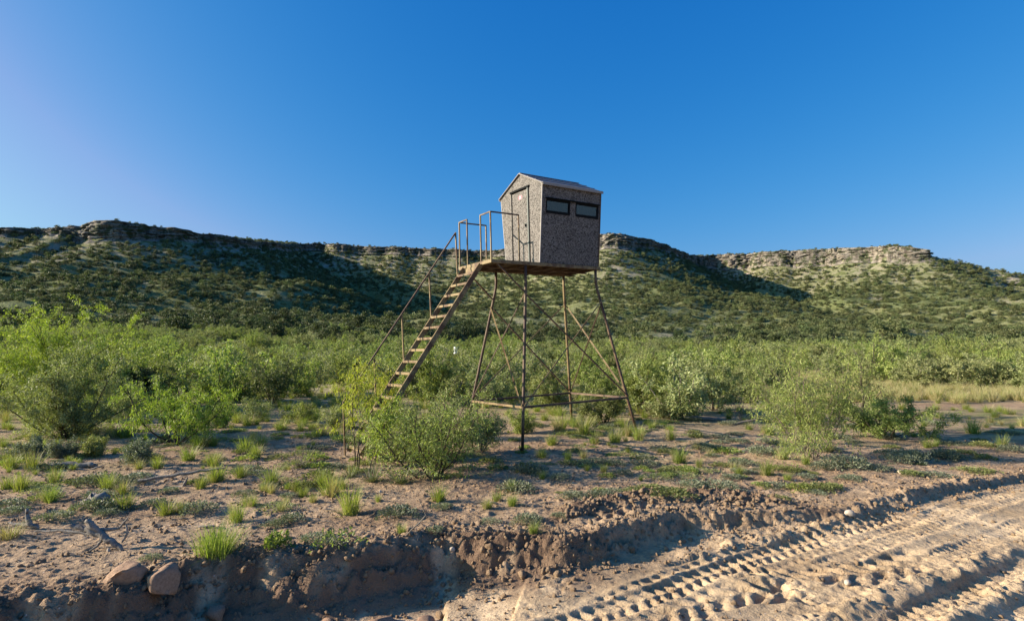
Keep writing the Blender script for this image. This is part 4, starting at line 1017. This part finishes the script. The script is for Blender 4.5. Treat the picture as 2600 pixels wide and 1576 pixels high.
hero('sapling', 1005, 1120, 120, 185, 'yellow-leaved sapling growing up beneath the stairs', 'sapling', M_BARK, L_SAP, 311, stems=3, kids=9, twigs=5, leaves=26, bare=.35, tilt=(3, 24), droop=.9, r0=.013)
hero('mesquite_bush', 1100, 1214, 440, 215, 'open feathery mesquite bush in front of the tower with crooked stems', 'mesquite', M_BARK, L_MES, 312, stems=13, kids=8, twigs=5, leaves=17, bare=.20, tilt=(18, 76), droop=.4, r0=.017, llen=.075, lwid=.014, twig_len=.24, spread=.03)
hero('mesquite_bush', 1045, 1170, 280, 165, 'grey-green feathery bush hiding the lower steps', 'mesquite', M_BARKP, L_GREY, 313, stems=12, kids=9, twigs=5, leaves=40, bare=.15, tilt=(12, 68), droop=.45, r0=.013, llen=.065, lwid=.015)
hero('mesquite_bush', 1215, 1150, 150, 120, 'small leafy bush at the left foot of the near tower leg', 'mesquite', M_BARKP, L_GREY, 314, stems=7, kids=7, leaves=24, tilt=(12, 60), droop=.5, r0=.012, llen=.07, lwid=.016)
hero('mesquite_bush', 1095, 1030, 200, 150, 'full mid-green mesquite between the stairs and the left leg', 'mesquite', M_BARK, L_MES, 315, leaves=40, llen=.11, lwid=.027)
hero('grey_bush', 1240, 1032, 120, 105, 'yellowish grey bush seen through the tower beside its left leg', 'bush', M_TWIG, L_GREY, 316, leaves=30, llen=.09, lwid=.026, droop=.2)
hero('olive_bush', 1400, 1045, 140, 105, 'dark olive bush seen through the crossed braces', 'bush', M_BARK, L_OLIVE, 317, leaves=32, llen=.08, lwid=.024, droop=.2, bare=.1)
hero('olive_bush', 1535, 1072, 120, 100, 'low dark bush between the two right hand legs', 'bush', M_BARK, L_OLIVE, 318, leaves=30, llen=.075, lwid=.022, droop=.25)
hero('mesquite_bush', 1630, 1050, 190, 150, 'big fresh green mesquite right of the tower legs', 'mesquite', M_BARK, L_MES, 319, leaves=44, llen=.10, lwid=.023)
hero('grey_bush', 1812, 1042, 150, 118, 'rounded grey-green bush with dark stems right of the tower', 'bush', M_BARK, L_GREY, 320, leaves=36, llen=.085, lwid=.024, droop=.3, bare=.3)
hero('mesquite_tree', 2062, 1162, 350, 232, 'airy bright mesquite with pale fanned stems on the right', 'mesquite', M_BARKP, L_MES, 321, stems=14, kids=9, twigs=6, leaves=20, bare=.28, tilt=(6, 60), droop=.7, r0=.013, llen=.08, lwid=.013, twig_len=.22)
hero('olive_bush', 2245, 1112, 270, 115, 'low spreading dark green bush behind the airy right mesquite', 'bush', M_BARK, L_MES, 322, stems=11, kids=8, leaves=32, tilt=(25, 75), droop=.3, llen=.075, lwid=.02)
hero('mesquite_tree', 2190, 1062, 170, 140, 'half bare dark mesquite leaning to the right', 'mesquite', M_BARK, L_OLIVE, 323, stems=5, kids=7, leaves=18, bare=.4, tilt=(20, 60), r0=.035, llen=.09, lwid=.022)
for i, (px, w_, lb) in enumerate(((2335, 110, 'first from the left'), (2425, 125, 'second from the left'), (2510, 120, 'third from the left'), (2590, 120, 'at the right picture edge'))):
    hero('grey_bush', px, 986 + 3 * i, w_, 84, 'round pale bush beyond the dry grass, %s in its row' % lb, 'bush', M_TWIG, L_GREY, 330 + i, leaves=26, llen=.12, lwid=.034, droop=.25, stems=9)
for i, (px, py, w_, h_, lb) in enumerate(((85, 1158, 105, 55, 'low grey shrub nearest the left edge in front of the big shrub'), (160, 1160, 90, 48, 'low grey shrub, second in the row before the big shrub'), (238, 1158, 80, 50, 'low olive shrub, third in the row before the big shrub'), (352, 1178, 90, 70, 'dark low shrub in front of the lime-green mesquite'))):
    hero('low_shrub', px, py, w_, h_, lb, 'shrub', M_BARK, L_SILV if i != 2 else L_OLIVE, 340 + i, stems=12, kids=6, twigs=4, leaves=34, llen=.035, lwid=.014, droop=.0, bare=.1, r0=.006, spread=.025)
for i, (px, py, w_, h_, lb) in enumerate(((640, 1068, 120, 62, 'small green shrub between the lime mesquite and the stairs'), (770, 1072, 110, 60, 'small green shrub left of the handrail foot'), (850, 1085, 70, 60, 'leafy green weed at the handrail foot'), (1330, 1100, 110, 60, 'grassy green shrub behind the near leg'), (1680, 1062, 90, 55, 'small shrub below the fresh green mesquite'), (560, 1085, 120, 60, 'small green shrub right of the lime-green mesquite'))):
    hero('low_shrub', px, py, w_, h_, lb, 'shrub', M_BARK, L_MES if i % 2 else L_GREY, 350 + i, stems=10, kids=6, twigs=4, leaves=22, llen=.05, lwid=.017, droop=.2, bare=.1, r0=.008, spread=.03)
for i, (px, py, sc_, lb) in enumerate(((760, 1186, .80, 'leafless grey shrub in the open dirt left of the saplings'), (1888, 1068, 1.0, 'pale leafless shrub beside the grey fallen branch'), (60, 1235, .35, 'small dry twig bush by the grass at the left'))):
    place_one('dead_shrub', twig_bush(360 + i, .85, .5, 18), G(px, py), lb, 'dead shrub', i * 1.3, (sc_, sc_, sc_))

# --- yuccas
for i, (px, py, s_, lb) in enumerate(((1018, 1226, 1.0, 'largest spiky yucca in front of the mesquite bush'), (945, 1222, .85, 'middle yucca at the foot of the saplings'), (888, 1212, .62, 'smallest yucca left of the sapling stem'))):
    V_, q_ = blades(370 + i, 150, .46, 0, .016, bend=.12, base_r=.05, stiff=True)
    place_one('yucca', np_mesh('yucca', V_, quads=q_, mats=[L_YUC]), G(px, py), lb, 'yucca', 0, (s_, s_, s_))

# --- bunchgrass tufts
tm = [tuft_mesh(400 + i, 230, .34, .12 + .10 * (i % 3), lean=.42, bend=.55, base_r=.07) for i in range(5)]
tm_dry = tuft_mesh(410, 200, .34, .75, lean=.45, bend=.6, base_r=.07)
TUFTS = [(55, 1245, 50), (125, 1272, 48), (85, 1192, 52), (275, 1240, 45), (312, 1252, 40), (318, 1292, 48), (425, 1306, 45), (462, 1300, 32), (550, 1222, 52), (612, 1212, 40), (510, 1240, 40), (600, 1322, 55), (640, 1285, 30), (716, 1296, 28),
         (750, 1246, 30), (892, 1306, 78), (870, 1240, 32), (840, 1256, 62), (815, 1232, 42), (690, 1228, 50), (650, 1162, 32), (480, 1168, 42), (352, 1192, 30), (1115, 1272, 46), (960, 1272, 20), (1262, 1272, 26), (1300, 1282, 32), (1020, 1352, 32),
         (1355, 1352, 30), (1375, 1162, 32), (1442, 1168, 26), (1482, 1162, 26), (1510, 1126, 34), (1726, 1174, 44), (1776, 1186, 26), (1946, 1206, 42), (1986, 1166, 36), (1562, 1122, 42), (1622, 1116, 42), (1702, 1116, 38), (1482, 1102, 50), (1592, 1106, 42),
         (1422, 1092, 50), (2356, 1136, 26), (2546, 1136, 36), (2472, 1100, 42), (2102, 1146, 30), (20, 1240, 40), (400, 1190, 34), (690, 1250, 26), (770, 1260, 30), (1400, 1130, 34), (30, 1190, 46), (140, 1225, 44)]
def gl(p, s, dry=False): return '%s %s grass tuft %s' % ('tall' if s > .75 else 'small' if s < .42 else 'mid-sized', 'straw-coloured' if dry else 'green', where(p[0], p[1]))
for i, (px, py, hp) in enumerate(TUFTS):
    p = G(px, py); s_ = hp * p.y / F_PX / .30
    o = place_one('grass_tuft', tm_dry if i % 9 == 4 else tm[i % 5], p, gl(p, s_, i % 9 == 4), 'grass tuft', rs.uniform(0, 6.28), (s_ * rs.uniform(.9, 1.25), s_ * rs.uniform(.9, 1.25), s_), 'bunchgrass tufts on the dirt')
    if (px, py) == (892, 1306): o['label'] = 'tall upright grass tuft standing alone in front of the yuccas'; del o['group']
p = G(552, 1408); s_ = 85 * p.y / F_PX / .30
place_one('grass_tuft', tuft_mesh(420, 520, .30, .1, lean=.5, bend=.5, base_r=.13), p, 'wide dense green grass clump at the lip of the dirt bank', 'grass tuft', 0, (s_, s_, s_))
place_one('grass_tuft', tuft_mesh(421, 260, .28, .95, lean=.7, bend=.9, base_r=.1), G(20, 1365), 'dry straw-coloured tuft at the left edge beside the roots', 'grass tuft', 0, (1.1, 1.1, .9))
place_one('weed', mat_mesh(422, 260, .12, .2, .05, .03, L_MES), G(703, 1392), 'small leafy green weed alone near the bank edge', 'weed')
place_one('weed', mat_mesh(423, 160, .25, .22, .045, .02, L_MES), G(860, 1385), 'thin sprawling green weed on the bank lip', 'weed')
cand_x, cand_y = rs.uniform(-13, 16, 900), rs.uniform(8.0, 21, 900)
k = in_view(cand_x, cand_y, 1.0) & (bank_side(cand_x, cand_y) < -0.35) & (fbm(cand_x / 2.0, cand_y / 2.0, 2) + 0.25 * (cand_x < 0) > -0.05)
cx_, cy_ = cand_x[k][:130], cand_y[k][:130]; cz_ = terrain(cx_, cy_)
for x, y, z in zip(cx_, cy_, cz_):
    s_ = rs.uniform(.22, .75) * (1 if y < 14 else 1.25)
    dr = rs.uniform() > .82
    place_one('grass_tuft', tm_dry if dr else tm[rs.randint(5)], (x, y, z), gl((x, y), s_, dr), 'grass tuft', rs.uniform(0, 6.28), (s_ * 1.15, s_ * 1.15, s_), 'bunchgrass tufts on the dirt')

# --- silvery ground plants
gmats = [mat_mesh(430 + i, 950, .30, .17) for i in range(4)] + [mat_mesh(440 + i, 800, .28, .15, .042, .019, L_OLIVE) for i in range(2)]
MATS = [(1345, 1200, 90), (1480, 1180, 45), (1560, 1180, 60), (1010, 1308, 95), (1120, 1290, 52), (1245, 1326, 55), (1340, 1326, 72), (1422, 1312, 44), (1455, 1262, 70), (1520, 1262, 75), (1600, 1250, 60), (1660, 1248, 60), (1760, 1238, 70), (1830, 1242, 110), (1880, 1182, 62),
        (1930, 1152, 70), (2010, 1198, 55), (1970, 1192, 50), (2150, 1184, 110), (2230, 1192, 65), (2290, 1174, 75), (2160, 1218, 60), (2080, 1242, 92), (2115, 1240, 55), (1972, 1236, 62), (2050, 1212, 45), (2320, 1168, 92), (2400, 1162, 84), (2445, 1152, 60), (2310, 1206, 55),
        (2570, 1146, 65), (30, 1302, 70), (140, 1318, 72), (240, 1292, 92), (270, 1306, 60), (392, 1282, 64), (430, 1248, 46), (500, 1298, 84), (740, 1322, 72), (700, 1334, 60), (620, 1254, 52), (682, 1236, 44), (732, 1262, 40), (385, 1420, 52), (800, 1372, 80), (845, 1382, 60),
        (1105, 1348, 46), (1700, 1150, 60), (1790, 1140, 55), (1420, 1215, 60), (1640, 1165, 50), (1580, 1205, 60), (1690, 1200, 50), (2500, 1165, 60), (1860, 1215, 50)]
def sl(p, s, j): return '%s %s ground plant %s' % ('wide' if s > .85 else 'tiny' if s < .45 else 'low', 'silvery' if j < 4 else 'olive-green', where(p[0], p[1]))
for i, (px, py, wp_) in enumerate(MATS):
    p = G(px, py); s_ = wp_ * p.y / F_PX / .62; j = i % 6 if px > 1300 else (i % 4)
    place_one('ground_plant', gmats[j], p, sl(p, s_, j), 'ground plant', rs.uniform(0, 6.28), (s_, s_ * rs.uniform(.8, 1.2), s_ * rs.uniform(.7, 1.1)), 'flat silvery plants on the dirt')
cand_x, cand_y = rs.uniform(-12, 16, 1200), rs.uniform(8.5, 19, 1200)
k = in_view(cand_x, cand_y, 1.0) & (bank_side(cand_x, cand_y) < -0.4) & (fbm(cand_x / 1.8 + 9, cand_y / 1.8, 2) + 0.2 * (cand_x > 0) > -0.02)
cx_, cy_ = cand_x[k][:190], cand_y[k][:190]; cz_ = terrain(cx_, cy_)
for x, y, z in zip(cx_, cy_, cz_):
    s_ = rs.uniform(.3, 1.0); j = rs.randint(6); place_one('ground_plant', gmats[j], (x, y, z - .01), sl((x, y), s_, j), 'ground plant', rs.uniform(0, 6.28), (s_ * 1.2, s_, s_ * rs.uniform(.5, 1.0)), 'flat silvery plants on the dirt')

weeds = [mat_mesh(450, 420, .22, .16, .05, .022, L_MES), mat_mesh(451, 420, .22, .16, .05, .022, L_OLIVE)] + [mat_mesh(455, 500, .3, .12, .035, .016, L_GREY)]
cand_x, cand_y = rs.uniform(-13, 5, 1400), rs.uniform(8.6, 17, 1400)
k = in_view(cand_x, cand_y, 1.0) & (bank_side(cand_x, cand_y) < -0.4) & (fbm(cand_x / 1.5 + 4, cand_y / 1.5, 3) + .12 * (cand_y > 11.5) > 0.08)
cx_, cy_ = cand_x[k][:170], cand_y[k][:170]; cz_ = terrain(cx_, cy_)
for x, y, z in zip(cx_, cy_, cz_):
    s_ = rs.uniform(.3, 1.1); j = rs.randint(3)
    place_one('weed', weeds[j], (x, y, z - .01), '%s low %s weed patch %s' % ('wide' if s_ > .8 else 'small' if s_ < .5 else 'middling', 'green' if j < 2 else 'pale grey-green', where(x, y)), 'weed', rs.uniform(0, 6.28), (s_ * 1.2, s_, s_ * rs.uniform(.5, 1.0)), 'low weeds on the dirt')

# --- grass beyond the open dirt
X, Y = jitter(rs, -40, 46, 10.5, 44, .55); k = in_view(X, Y) & (rs.uniform(size=len(X)) < (sst(14, 24, Y) + .75 * sst(-2.5, -6, X) * sst(11.2, 14.0, Y)).clip(0, 1) * .78 * np.clip(.55 + fbm(X / 3, Y / 3, 3), 0.05, 1)); k &= ~((X > 10) & (np.abs(Y - 23.0 - .05 * X) < 1.5)); X, Y = X[k], Y[k]; n = len(X)
s_ = rs.uniform(.5, 1.25, n); pxx = CXP + F_PX * X / Y
dryz = (pxx > 2180) & (Y > 24.5) & (Y < 36)
scatter('grass', tm + [tm_dry], np.stack([X, Y, terrain(X, Y)], 1), np.stack([s_ * 1.3, s_ * 1.3, s_ * np.where(dryz, 1.5, 1.0)], 1), np.stack([0 * s_, 0 * s_, rs.uniform(0, 6.28, n)], 1),
        np.where(dryz | (rs.uniform(size=n) < .12), 5, rs.randint(0, 5, n)), 'green and straw-coloured grass growing between the bushes', 'grass')
X, Y = jitter(rs, 8, 48, 24.8, 48, .38); k = in_view(X, Y) & (CXP + F_PX * X / Y > 1900) & (rs.uniform(size=len(X)) < .62 * np.clip(.6 + 1.2 * fbm(X / 5, Y / 5, 2), 0, 1)); X, Y = X[k], Y[k]; n = len(X); s_ = rs.uniform(.7, 1.4, n)
scatter('dry_grass', [tm_dry], np.stack([X, Y, terrain(X, Y)], 1), np.stack([s_ * 1.3, s_ * 1.3, s_ * 1.3], 1), np.stack([0 * s_, 0 * s_, rs.uniform(0, 6.28, n)], 1), np.zeros(n), 'strip of tall straw-coloured grass on the right', 'grass')

# ------------------------------------------------------------------ rocks, clods, pebbles
import bmesh
def rock_mesh(seed, sub=2, planes=9, mat=None, rough=0.05, cut=(.62, .95)):
    rs_ = np.random.RandomState(seed); bm = bmesh.new(); bmesh.ops.create_icosphere(bm, subdivisions=sub, radius=1.0)
    V = np.array([v.co[:] for v in bm.verts]); F = np.array([[v.index for v in f.verts] for f in bm.faces]); bm.free()
    for k in range(planes):
        n = unit(rs_.normal(0, 1, 3)); h = rs_.uniform(*cut); d = V @ n - h; V = np.where(d[:, None] > 0, V - d[:, None] * n, V)
    V = V + rs_.normal(0, rough, V.shape)
    return np_mesh('rock', V, tris=F, mats=[mat or M_ROCK])
M_CLOD = plain_mat('soil_clod', (0.36, 0.25, 0.16), 0.98, 0.1, 0.4, 9, 0.7, 0.05)
rocks = [rock_mesh(500 + i, 3, 16, None, .020, (.48, .9)) for i in range(4)]
clods = [rock_mesh(510 + i, 2, 14, M_CLOD, .07, (.5, .9)) for i in range(4)]
pale = rock_mesh(520, 2, 8, M_PALE, .03)
def put_rock(name, mesh, px, py, w, h, label, cat, group=None, rot=(0, 0, 0), sink=.25, edge=False):
    p = Vector(gp(px, py, GZ - .12)) if edge else G(px, py); m_ = p.y / F_PX; sx, sz_ = w * m_ / 2, h * m_ / 2
    o = link(name, mesh); o.location = (p.x, p.y + sx * .35, p.z + sz_ * (1 - sink)); o.scale = (sx * 1.1, sx * .9, sz_ * 1.1); o.rotation_euler = rot
    return tag(o, label, cat, group)
put_rock('boulder', rocks[0], 290, 1524, 132, 112, 'largest brown boulder, a tilted slab on the bank at lower left', 'boulder', rot=(.15, -.42, .2), edge=True)
put_rock('boulder', rocks[1], 408, 1518, 80, 92, 'pointed brown boulder right of the largest slab', 'boulder', rot=(.1, .5, .9), edge=True)
put_rock('rock', rocks[2], 158, 1500, 40, 42, 'small upright brown rock left of the largest boulder', 'rock', rot=(0, .3, .4), edge=True)
put_rock('rock', rocks[3], 226, 1524, 32, 34, 'pale brown stone just below the largest boulder', 'rock', rot=(.3, .2, 1.2), edge=True)
put_rock('rock', rocks[1], 30, 1545, 74, 34, 'flat brown rock at the left edge of the bank', 'rock', rot=(0, .1, 2.0), edge=True)
put_rock('rock', rocks[2], 195, 1566, 36, 26, 'small stone catching the light at the bottom of the bank', 'rock', rot=(0, .1, 1.0))
put_rock('rock', rocks[0], 548, 1578, 56, 54, 'round brown stone half buried in the shaded ditch', 'rock', rot=(.2, .3, 2.2))
put_rock('rock', rocks[3], 968, 1592, 66, 26, 'flat rock at the bottom edge below the ditch', 'rock', rot=(0, .1, .6))
put_rock('rock', rocks[1], 1080, 1592, 60, 24, 'broken flat rock at the bottom edge, right of the other', 'rock', rot=(0, -.1, 1.6))
put_rock('rock', rocks[2], 826, 1594, 52, 26, 'dull rock at the bottom edge left of the flat rock', 'rock', rot=(0, .2, 2.6))
put_rock('white_rock', pale, 2160, 1292, 24, 18, 'pale rock lying on the windrow right of the dark clods', 'rock')
put_rock('white_rock', pale, 2155, 1486, 20, 15, 'pale rock between the tyre tread bars', 'rock', rot=(0, 0, 1))
put_rock('white_rock', pale, 2290, 1203, 16, 12, 'pale stone among silvery plants on the right', 'rock', rot=(0, 0, 2))
put_rock('white_rock', pale, 1148, 1458, 14, 13, 'small whitish stone in the shaded bank', 'rock', rot=(0, 0, .5))
def cl(px): return 'brown dirt clod on the lip of the cut bank, %s' % ('left of the wide grass clump' if px < 600 else 'right of the wide grass clump' if px < 900 else 'below the yuccas' if px < 1180 else 'below the near tower leg' if px < 1420 else 'near the windrow')
for i, (px, py, w_) in enumerate(((830, 1432, 48), (1112, 1384, 42), (1115, 1424, 42), (1155, 1360, 32), (1143, 1350, 27), (1200, 1356, 28), (1325, 1380, 48), (1415, 1384, 40), (1340, 1366, 28), (1455, 1414, 28), (1604, 1346, 36), (1662, 1310, 24), (566, 1412, 20), (640, 1412, 24), (905, 1408, 22), (980, 1392, 28),
                                  (1040, 1380, 24), (1240, 1376, 26), (1280, 1384, 24), (1500, 1392, 26), (1545, 1372, 24), (700, 1420, 26), (760, 1418, 24), (480, 1438, 26), (1380, 1392, 22))):
    put_rock('dirt_clod', clods[i % 4], px, py, w_ * .62, w_ * rs.uniform(.42, .62), cl(px), 'clod', 'clods on the bank lip', (rs.uniform(0, 3), rs.uniform(0, 3), rs.uniform(0, 3)), sink=.5)
def wl(px, w): return '%s dark upturned clod on the %s of the windrow' % ('larger' if w > 12.5 else 'small', 'left end' if px < 1560 else 'left half' if px < 1700 else 'right half' if px < 1850 else 'right end')
for i in range(110):
    px = rs.uniform(1420, 2010); py = np.interp(px, [1420, 1480, 1560, 1700, 1850, 1990, 2060], [1314, 1298, 1286, 1270, 1270, 1284, 1292]) + rs.normal(0, 15)
    cw = rs.uniform(6, 17); put_rock('dirt_clod', clods[i % 4], px, py, cw, cw * rs.uniform(.6, .9), wl(px, cw), 'clod', 'clods on the windrow', (rs.uniform(0, 3), rs.uniform(0, 3), rs.uniform(0, 3)))
# pebbles and crumbs of soil, too many to count
n = 90000; x = rs.uniform(-9.5, 12, n); y = rs.uniform(4.6, 15, n)
sd = bank_side(x, y); D_ = np.interp(poly_near(x, y, BANK)[1], _bs, BANK_D); dw_ = poly_near(x, y, WIND)[0]; dst = poly_near(x, y, STEP)[0]
pr = 0.34 - 0.24 * sst(.1, .6, sd) + 0.85 * np.exp(-(sd / 0.33) ** 2) * sst(.1, .3, D_) + 0.55 * sst(-.05, .2, sd) * sst(1.6, .4, sd) * sst(.25, .5, D_) + .8 * np.exp(-(dw_ / .35) ** 2) + .5 * np.exp(-(dst / .25) ** 2)
pr = pr * np.clip(.75 + fbm(x / .7, y / .7, 3) * 1.4, .1, 1.4) * np.where(y > 11, .6, 1.0)
k = in_view(x, y, 1.05) & (rs.uniform(size=n) < pr); x, y, sd = x[k], y[k], sd[k]; n = len(x); s_ = 0.005 + 0.007 * rs.gamma(1.1, 1.0, n); s_ = np.clip(s_, .005, .032)
scatter('pebbles', [clods[0], clods[1], clods[2], pale], np.stack([x, y, terrain(x, y) + s_ * .3], 1), np.stack([s_, s_ * rs.uniform(.7, 1.2, n), s_ * rs.uniform(.5, .9, n)], 1), rs.uniform(0, 6.28, (n, 3)),
        rs.choice(4, n, p=[.332, .332, .332, .004]), 'loose pebbles and crumbs of soil strewn over the dirt', 'pebbles')

n = 9000; x = rs.uniform(-8, 9, n); y = rs.uniform(5.0, 12, n); sd = bank_side(x, y); D_ = np.interp(poly_near(x, y, BANK)[1], _bs, BANK_D)
k = in_view(x, y, 1.05) & (sd > -.22) & (sd < .35 + .9 * D_) & (rs.uniform(size=n) < 1.5 * D_); x, y = x[k], y[k]; n = len(x); s_ = np.clip(.010 + .010 * rs.gamma(1.2, 1, n), .01, .055)
scatter('soil_crumbs', clods, np.stack([x, y, terrain(x, y) + s_ * .15], 1), np.stack([s_, s_ * rs.uniform(.7, 1.2, n), s_ * rs.uniform(.6, 1, n)], 1), rs.uniform(0, 6.28, (n, 3)), rs.randint(0, 4, n), 'broken crumbs of soil on the face and foot of the cut bank', 'soil crumbs')

# ------------------------------------------------------------------ dead wood
def wood_piece(name, px, py, paths, label, cat='dead wood', mat=None, seed=0, depth=.12):
    """paths: list of (points in photo px offsets (right, up, back) , radii px)"""
    p = G(px, py); m_ = p.y / F_PX; r_ = np.random.RandomState(seed); P_, R_, S_ = [], [], []
    for pts, rad in paths:
        a = np.array([(u, b, v) for u, v, b in pts], float) * m_
        t = np.linspace(0, len(a) - 1, 4 * (len(a) - 1) + 1); b_ = np.stack([np.interp(t, np.arange(len(a)), a[:, c]) for c in range(3)], 1)
        rr = np.interp(t, np.arange(len(rad)) * (len(a) - 1) / (len(rad) - 1), rad) * m_ * 0.68
        b_ += r_.normal(0, 1, b_.shape) * rr[:, None] * .28; rr = rr * r_.uniform(.9, 1.12, len(rr)); rr[-1] *= .4
        P_.append(b_); R_.append(rr); S_.append(8)
    w = tubes_np(P_, R_, S_); o = link(name, np_mesh(name, w[0], quads=w[1], mats=[mat or M_DEAD], smooth=True)); o.location = p
    return tag(o, label, cat)
wood_piece('dead_root', 262, 1395, [([(-90, 58, 10), (-40, 50, 4), (0, 32, 0), (25, 20, -4), (55, 2, -10)], [9, 12, 13, 11, 8]), ([(-45, 74, 0), (-32, 60, 0), (-10, 40, 0), (12, 26, 0)], [10, 12, 9, 8]), ([(-40, 52, 6), (0, 46, 8), (30, 48, 10), (52, 78, 12)], [7, 6, 5, 3]),
           ([(-185, 40, 15), (-120, 44, 10), (-60, 40, 6), (-20, 34, 0)], [3, 4, 5, 7]), ([(50, 60, 6), (57, 40, 2), (46, 16, 0)], [2.5, 4, 3]), ([(0, 30, 0), (-10, 12, -6), (-28, -2, -14)], [6, 4, 2.5]), ([(52, 4, -8), (50, -12, -16), (44, -20, -20)], [6, 5, 3])], 'tangled grey dead root lying on the dirt at left', seed=1)
wood_piece('dead_root', 75, 1342, [([(-15, 48, 8), (-10, 30, 4), (0, 14, 0), (22, 2, 0)], [5, 7, 10, 6]), ([(0, 14, 0), (-30, 8, 6), (-60, 14, 8)], [8, 6, 3])], 'small upright grey root near the left edge', seed=2)
wood_piece('fallen_log', 180, 1190, [([(-55, 8, 0), (0, 10, 6), (45, 8, 10), (60, 5, 12)], [8, 11, 10, 6]), ([(0, 6, -10), (50, -2, -14), (90, 12, -8)], [4, 4, 2.5])], 'weathered grey log beneath the row of low shrubs', seed=3)
wood_piece('fallen_branch', 425, 1232, [([(-80, 10, 10), (0, 20, 24), (60, 28, 36), (120, 34, 44)], [6, 6, 5, 4]), ([(-70, -14, -10), (0, -10, -6), (40, -2, -2), (52, 22, 0)], [5, 6, 6, 3])], 'long grey fallen branch with an upturned end', seed=4)
wood_piece('stump', 245, 1283, [([(-38, 2, 0), (-18, 16, 4), (10, 22, 6), (30, 12, 8)], [8, 16, 17, 9])], 'rounded grey stump beside a bright grass tuft', seed=5)
wood_piece('fallen_branch', 1900, 1078, [([(-40, 0, 0), (0, 8, 4), (30, 14, 8)], [4, 5, 3]), ([(-60, -20, -10), (-20, -18, -8), (30, -30, -14), (45, -36, -16)], [3, 4, 3, 2])], 'pale fallen branch below the leafless shrub on the right', seed=6, mat=M_TWIG)
wood_piece('fallen_branch', 1800, 1068, [([(-60, 8, 6), (0, 6, 0), (50, -2, 0)], [5, 7, 4])], 'grey log at the foot of the rounded bush', seed=7)
wood_piece('stick', 1262, 1282, [([(-18, 8, 0), (0, 3, 0), (14, 0, -3)], [3, 4, 3])], 'short pale stick on the bare dirt before the tower', 'stick', seed=8, mat=M_TWIG)
wood_piece('stick', 1050, 1362, [([(-25, -2, -4), (10, 30, 0), (30, 52, 2), (12, 92, 4)], [3, 2.5, 2, 1.2]), ([(30, 52, 2), (52, 72, 4)], [1.6, 1])], 'thin forked dead stick rising from the bank lip', 'stick', seed=9, mat=M_TWIG)
wood_piece('stick', 445, 1375, [([(-16, 8, 2), (0, 3, 0), (14, -2, 0)], [3, 4, 3])], 'short pale stick right of the tangled root', 'stick', seed=10, mat=M_TWIG)
wood_piece('stick', 525, 1340, [([(-22, 2, 2), (0, 5, 0), (22, 3, 0)], [4, 5, 3])], 'dark short log above the wide grass clump', 'stick', seed=11)
for i, (px, py) in enumerate(((380, 1312), (470, 1318), (1215, 1278), (830, 1325), (1385, 1278), (1610, 1270), (330, 1338), (620, 1340), (1900, 1215))):
    wood_piece('stick', px, py, [([(-14, 1, rs.uniform(-6, 6)), (0, 3, 0), (14, 1, rs.uniform(-6, 6))], [1.8, 2.4, 1.4])], 'small dry stick scattered on the open dirt', 'stick', seed=20 + i, mat=M_TWIG)['group'] = 'small sticks on the dirt'

# ------------------------------------------------------------------ stake by the near leg, game feeder far off in the brush
p = G(1322, 1150)
m = MB(); m.bar((0.03, 0, -.06), (-0.03, 0.02, .19), .035, .012); o = m.build('stake', M_STEEL2); o.location = p; tag(o, 'short dark steel stake beside the near tower leg', 'stake')
fy = 62.0; fx = (1158 - CXP) / F_PX * fy; fz = gz(fx, fy); top = (HZ - 879.5) / F_PX * fy
feeder = empty('game_feeder', (fx, fy, fz)); tag(feeder, 'white drum feeder standing in the brush beyond the stairs', 'feeder')
zt = top - fz
m = MB(); m.tube([(0, 0, zt - .72), (0, 0, zt - .70), (0, 0, zt - .03)], [.215, .235, .235], 20); m.build('drum', M_WHITE, feeder, False)
m = MB(); m.tube([(0, 0, zt - .03), (0, 0, zt), (0, 0, zt + .015)], [.245, .245, .20], 20); m.build('lid', M_WHITE, feeder)
for k in range(3):
    a_ = 2.1 * k + .4; m = MB(); m.tube([(.21 * math.cos(a_), .21 * math.sin(a_), zt - .35), (.75 * math.cos(a_), .75 * math.sin(a_), -.05)], .022, 6); m.build('leg', M_STEEL2, feeder)
m = MB(); m.tube([(0, 0, zt - .80), (0, 0, zt - .72)], [.05, .16], 10); m.build('spreader', M_BLACK, feeder)

# ------------------------------------------------------------------ dry litter on the open ground
def litter_mesh(seed):
    r_ = np.random.RandomState(seed); a, _ = wander(r_, np.array([-.5, 0, 0.02]), np.array([1.0, 0, 0]), 1.0, 4, .16, 0); w = tubes_np([a], [np.linspace(.035, .015, 5)], [3]); return np_mesh('litter', w[0], quads=w[1], mats=[M_TWIG])
n = 9000; x = rs.uniform(-12, 15, n); y = rs.uniform(6.2, 18, n); sd = bank_side(x, y)
k = in_view(x, y, 1.03) & (sd < -.1) & (rs.uniform(size=n) < np.clip(.35 + 1.3 * fbm(x / 1.1 + 2, y / 1.1, 3), .05, 1)); x, y = x[k], y[k]; n = len(x); L_ = .03 + .05 * rs.gamma(1.2, 1, n); L_ = np.clip(L_, .03, .28)
scatter('plant_litter', [litter_mesh(900 + i) for i in range(3)], np.stack([x, y, terrain(x, y) + .006], 1), np.stack([L_, L_ * .8 + .02, L_ * .8 + .02], 1), np.stack([rs.uniform(0, 6.28, n), rs.normal(0, .12, n), rs.uniform(0, 6.28, n)], 1), rs.randint(0, 3, n), 'dry twigs and plant litter strewn over the open dirt', 'litter')
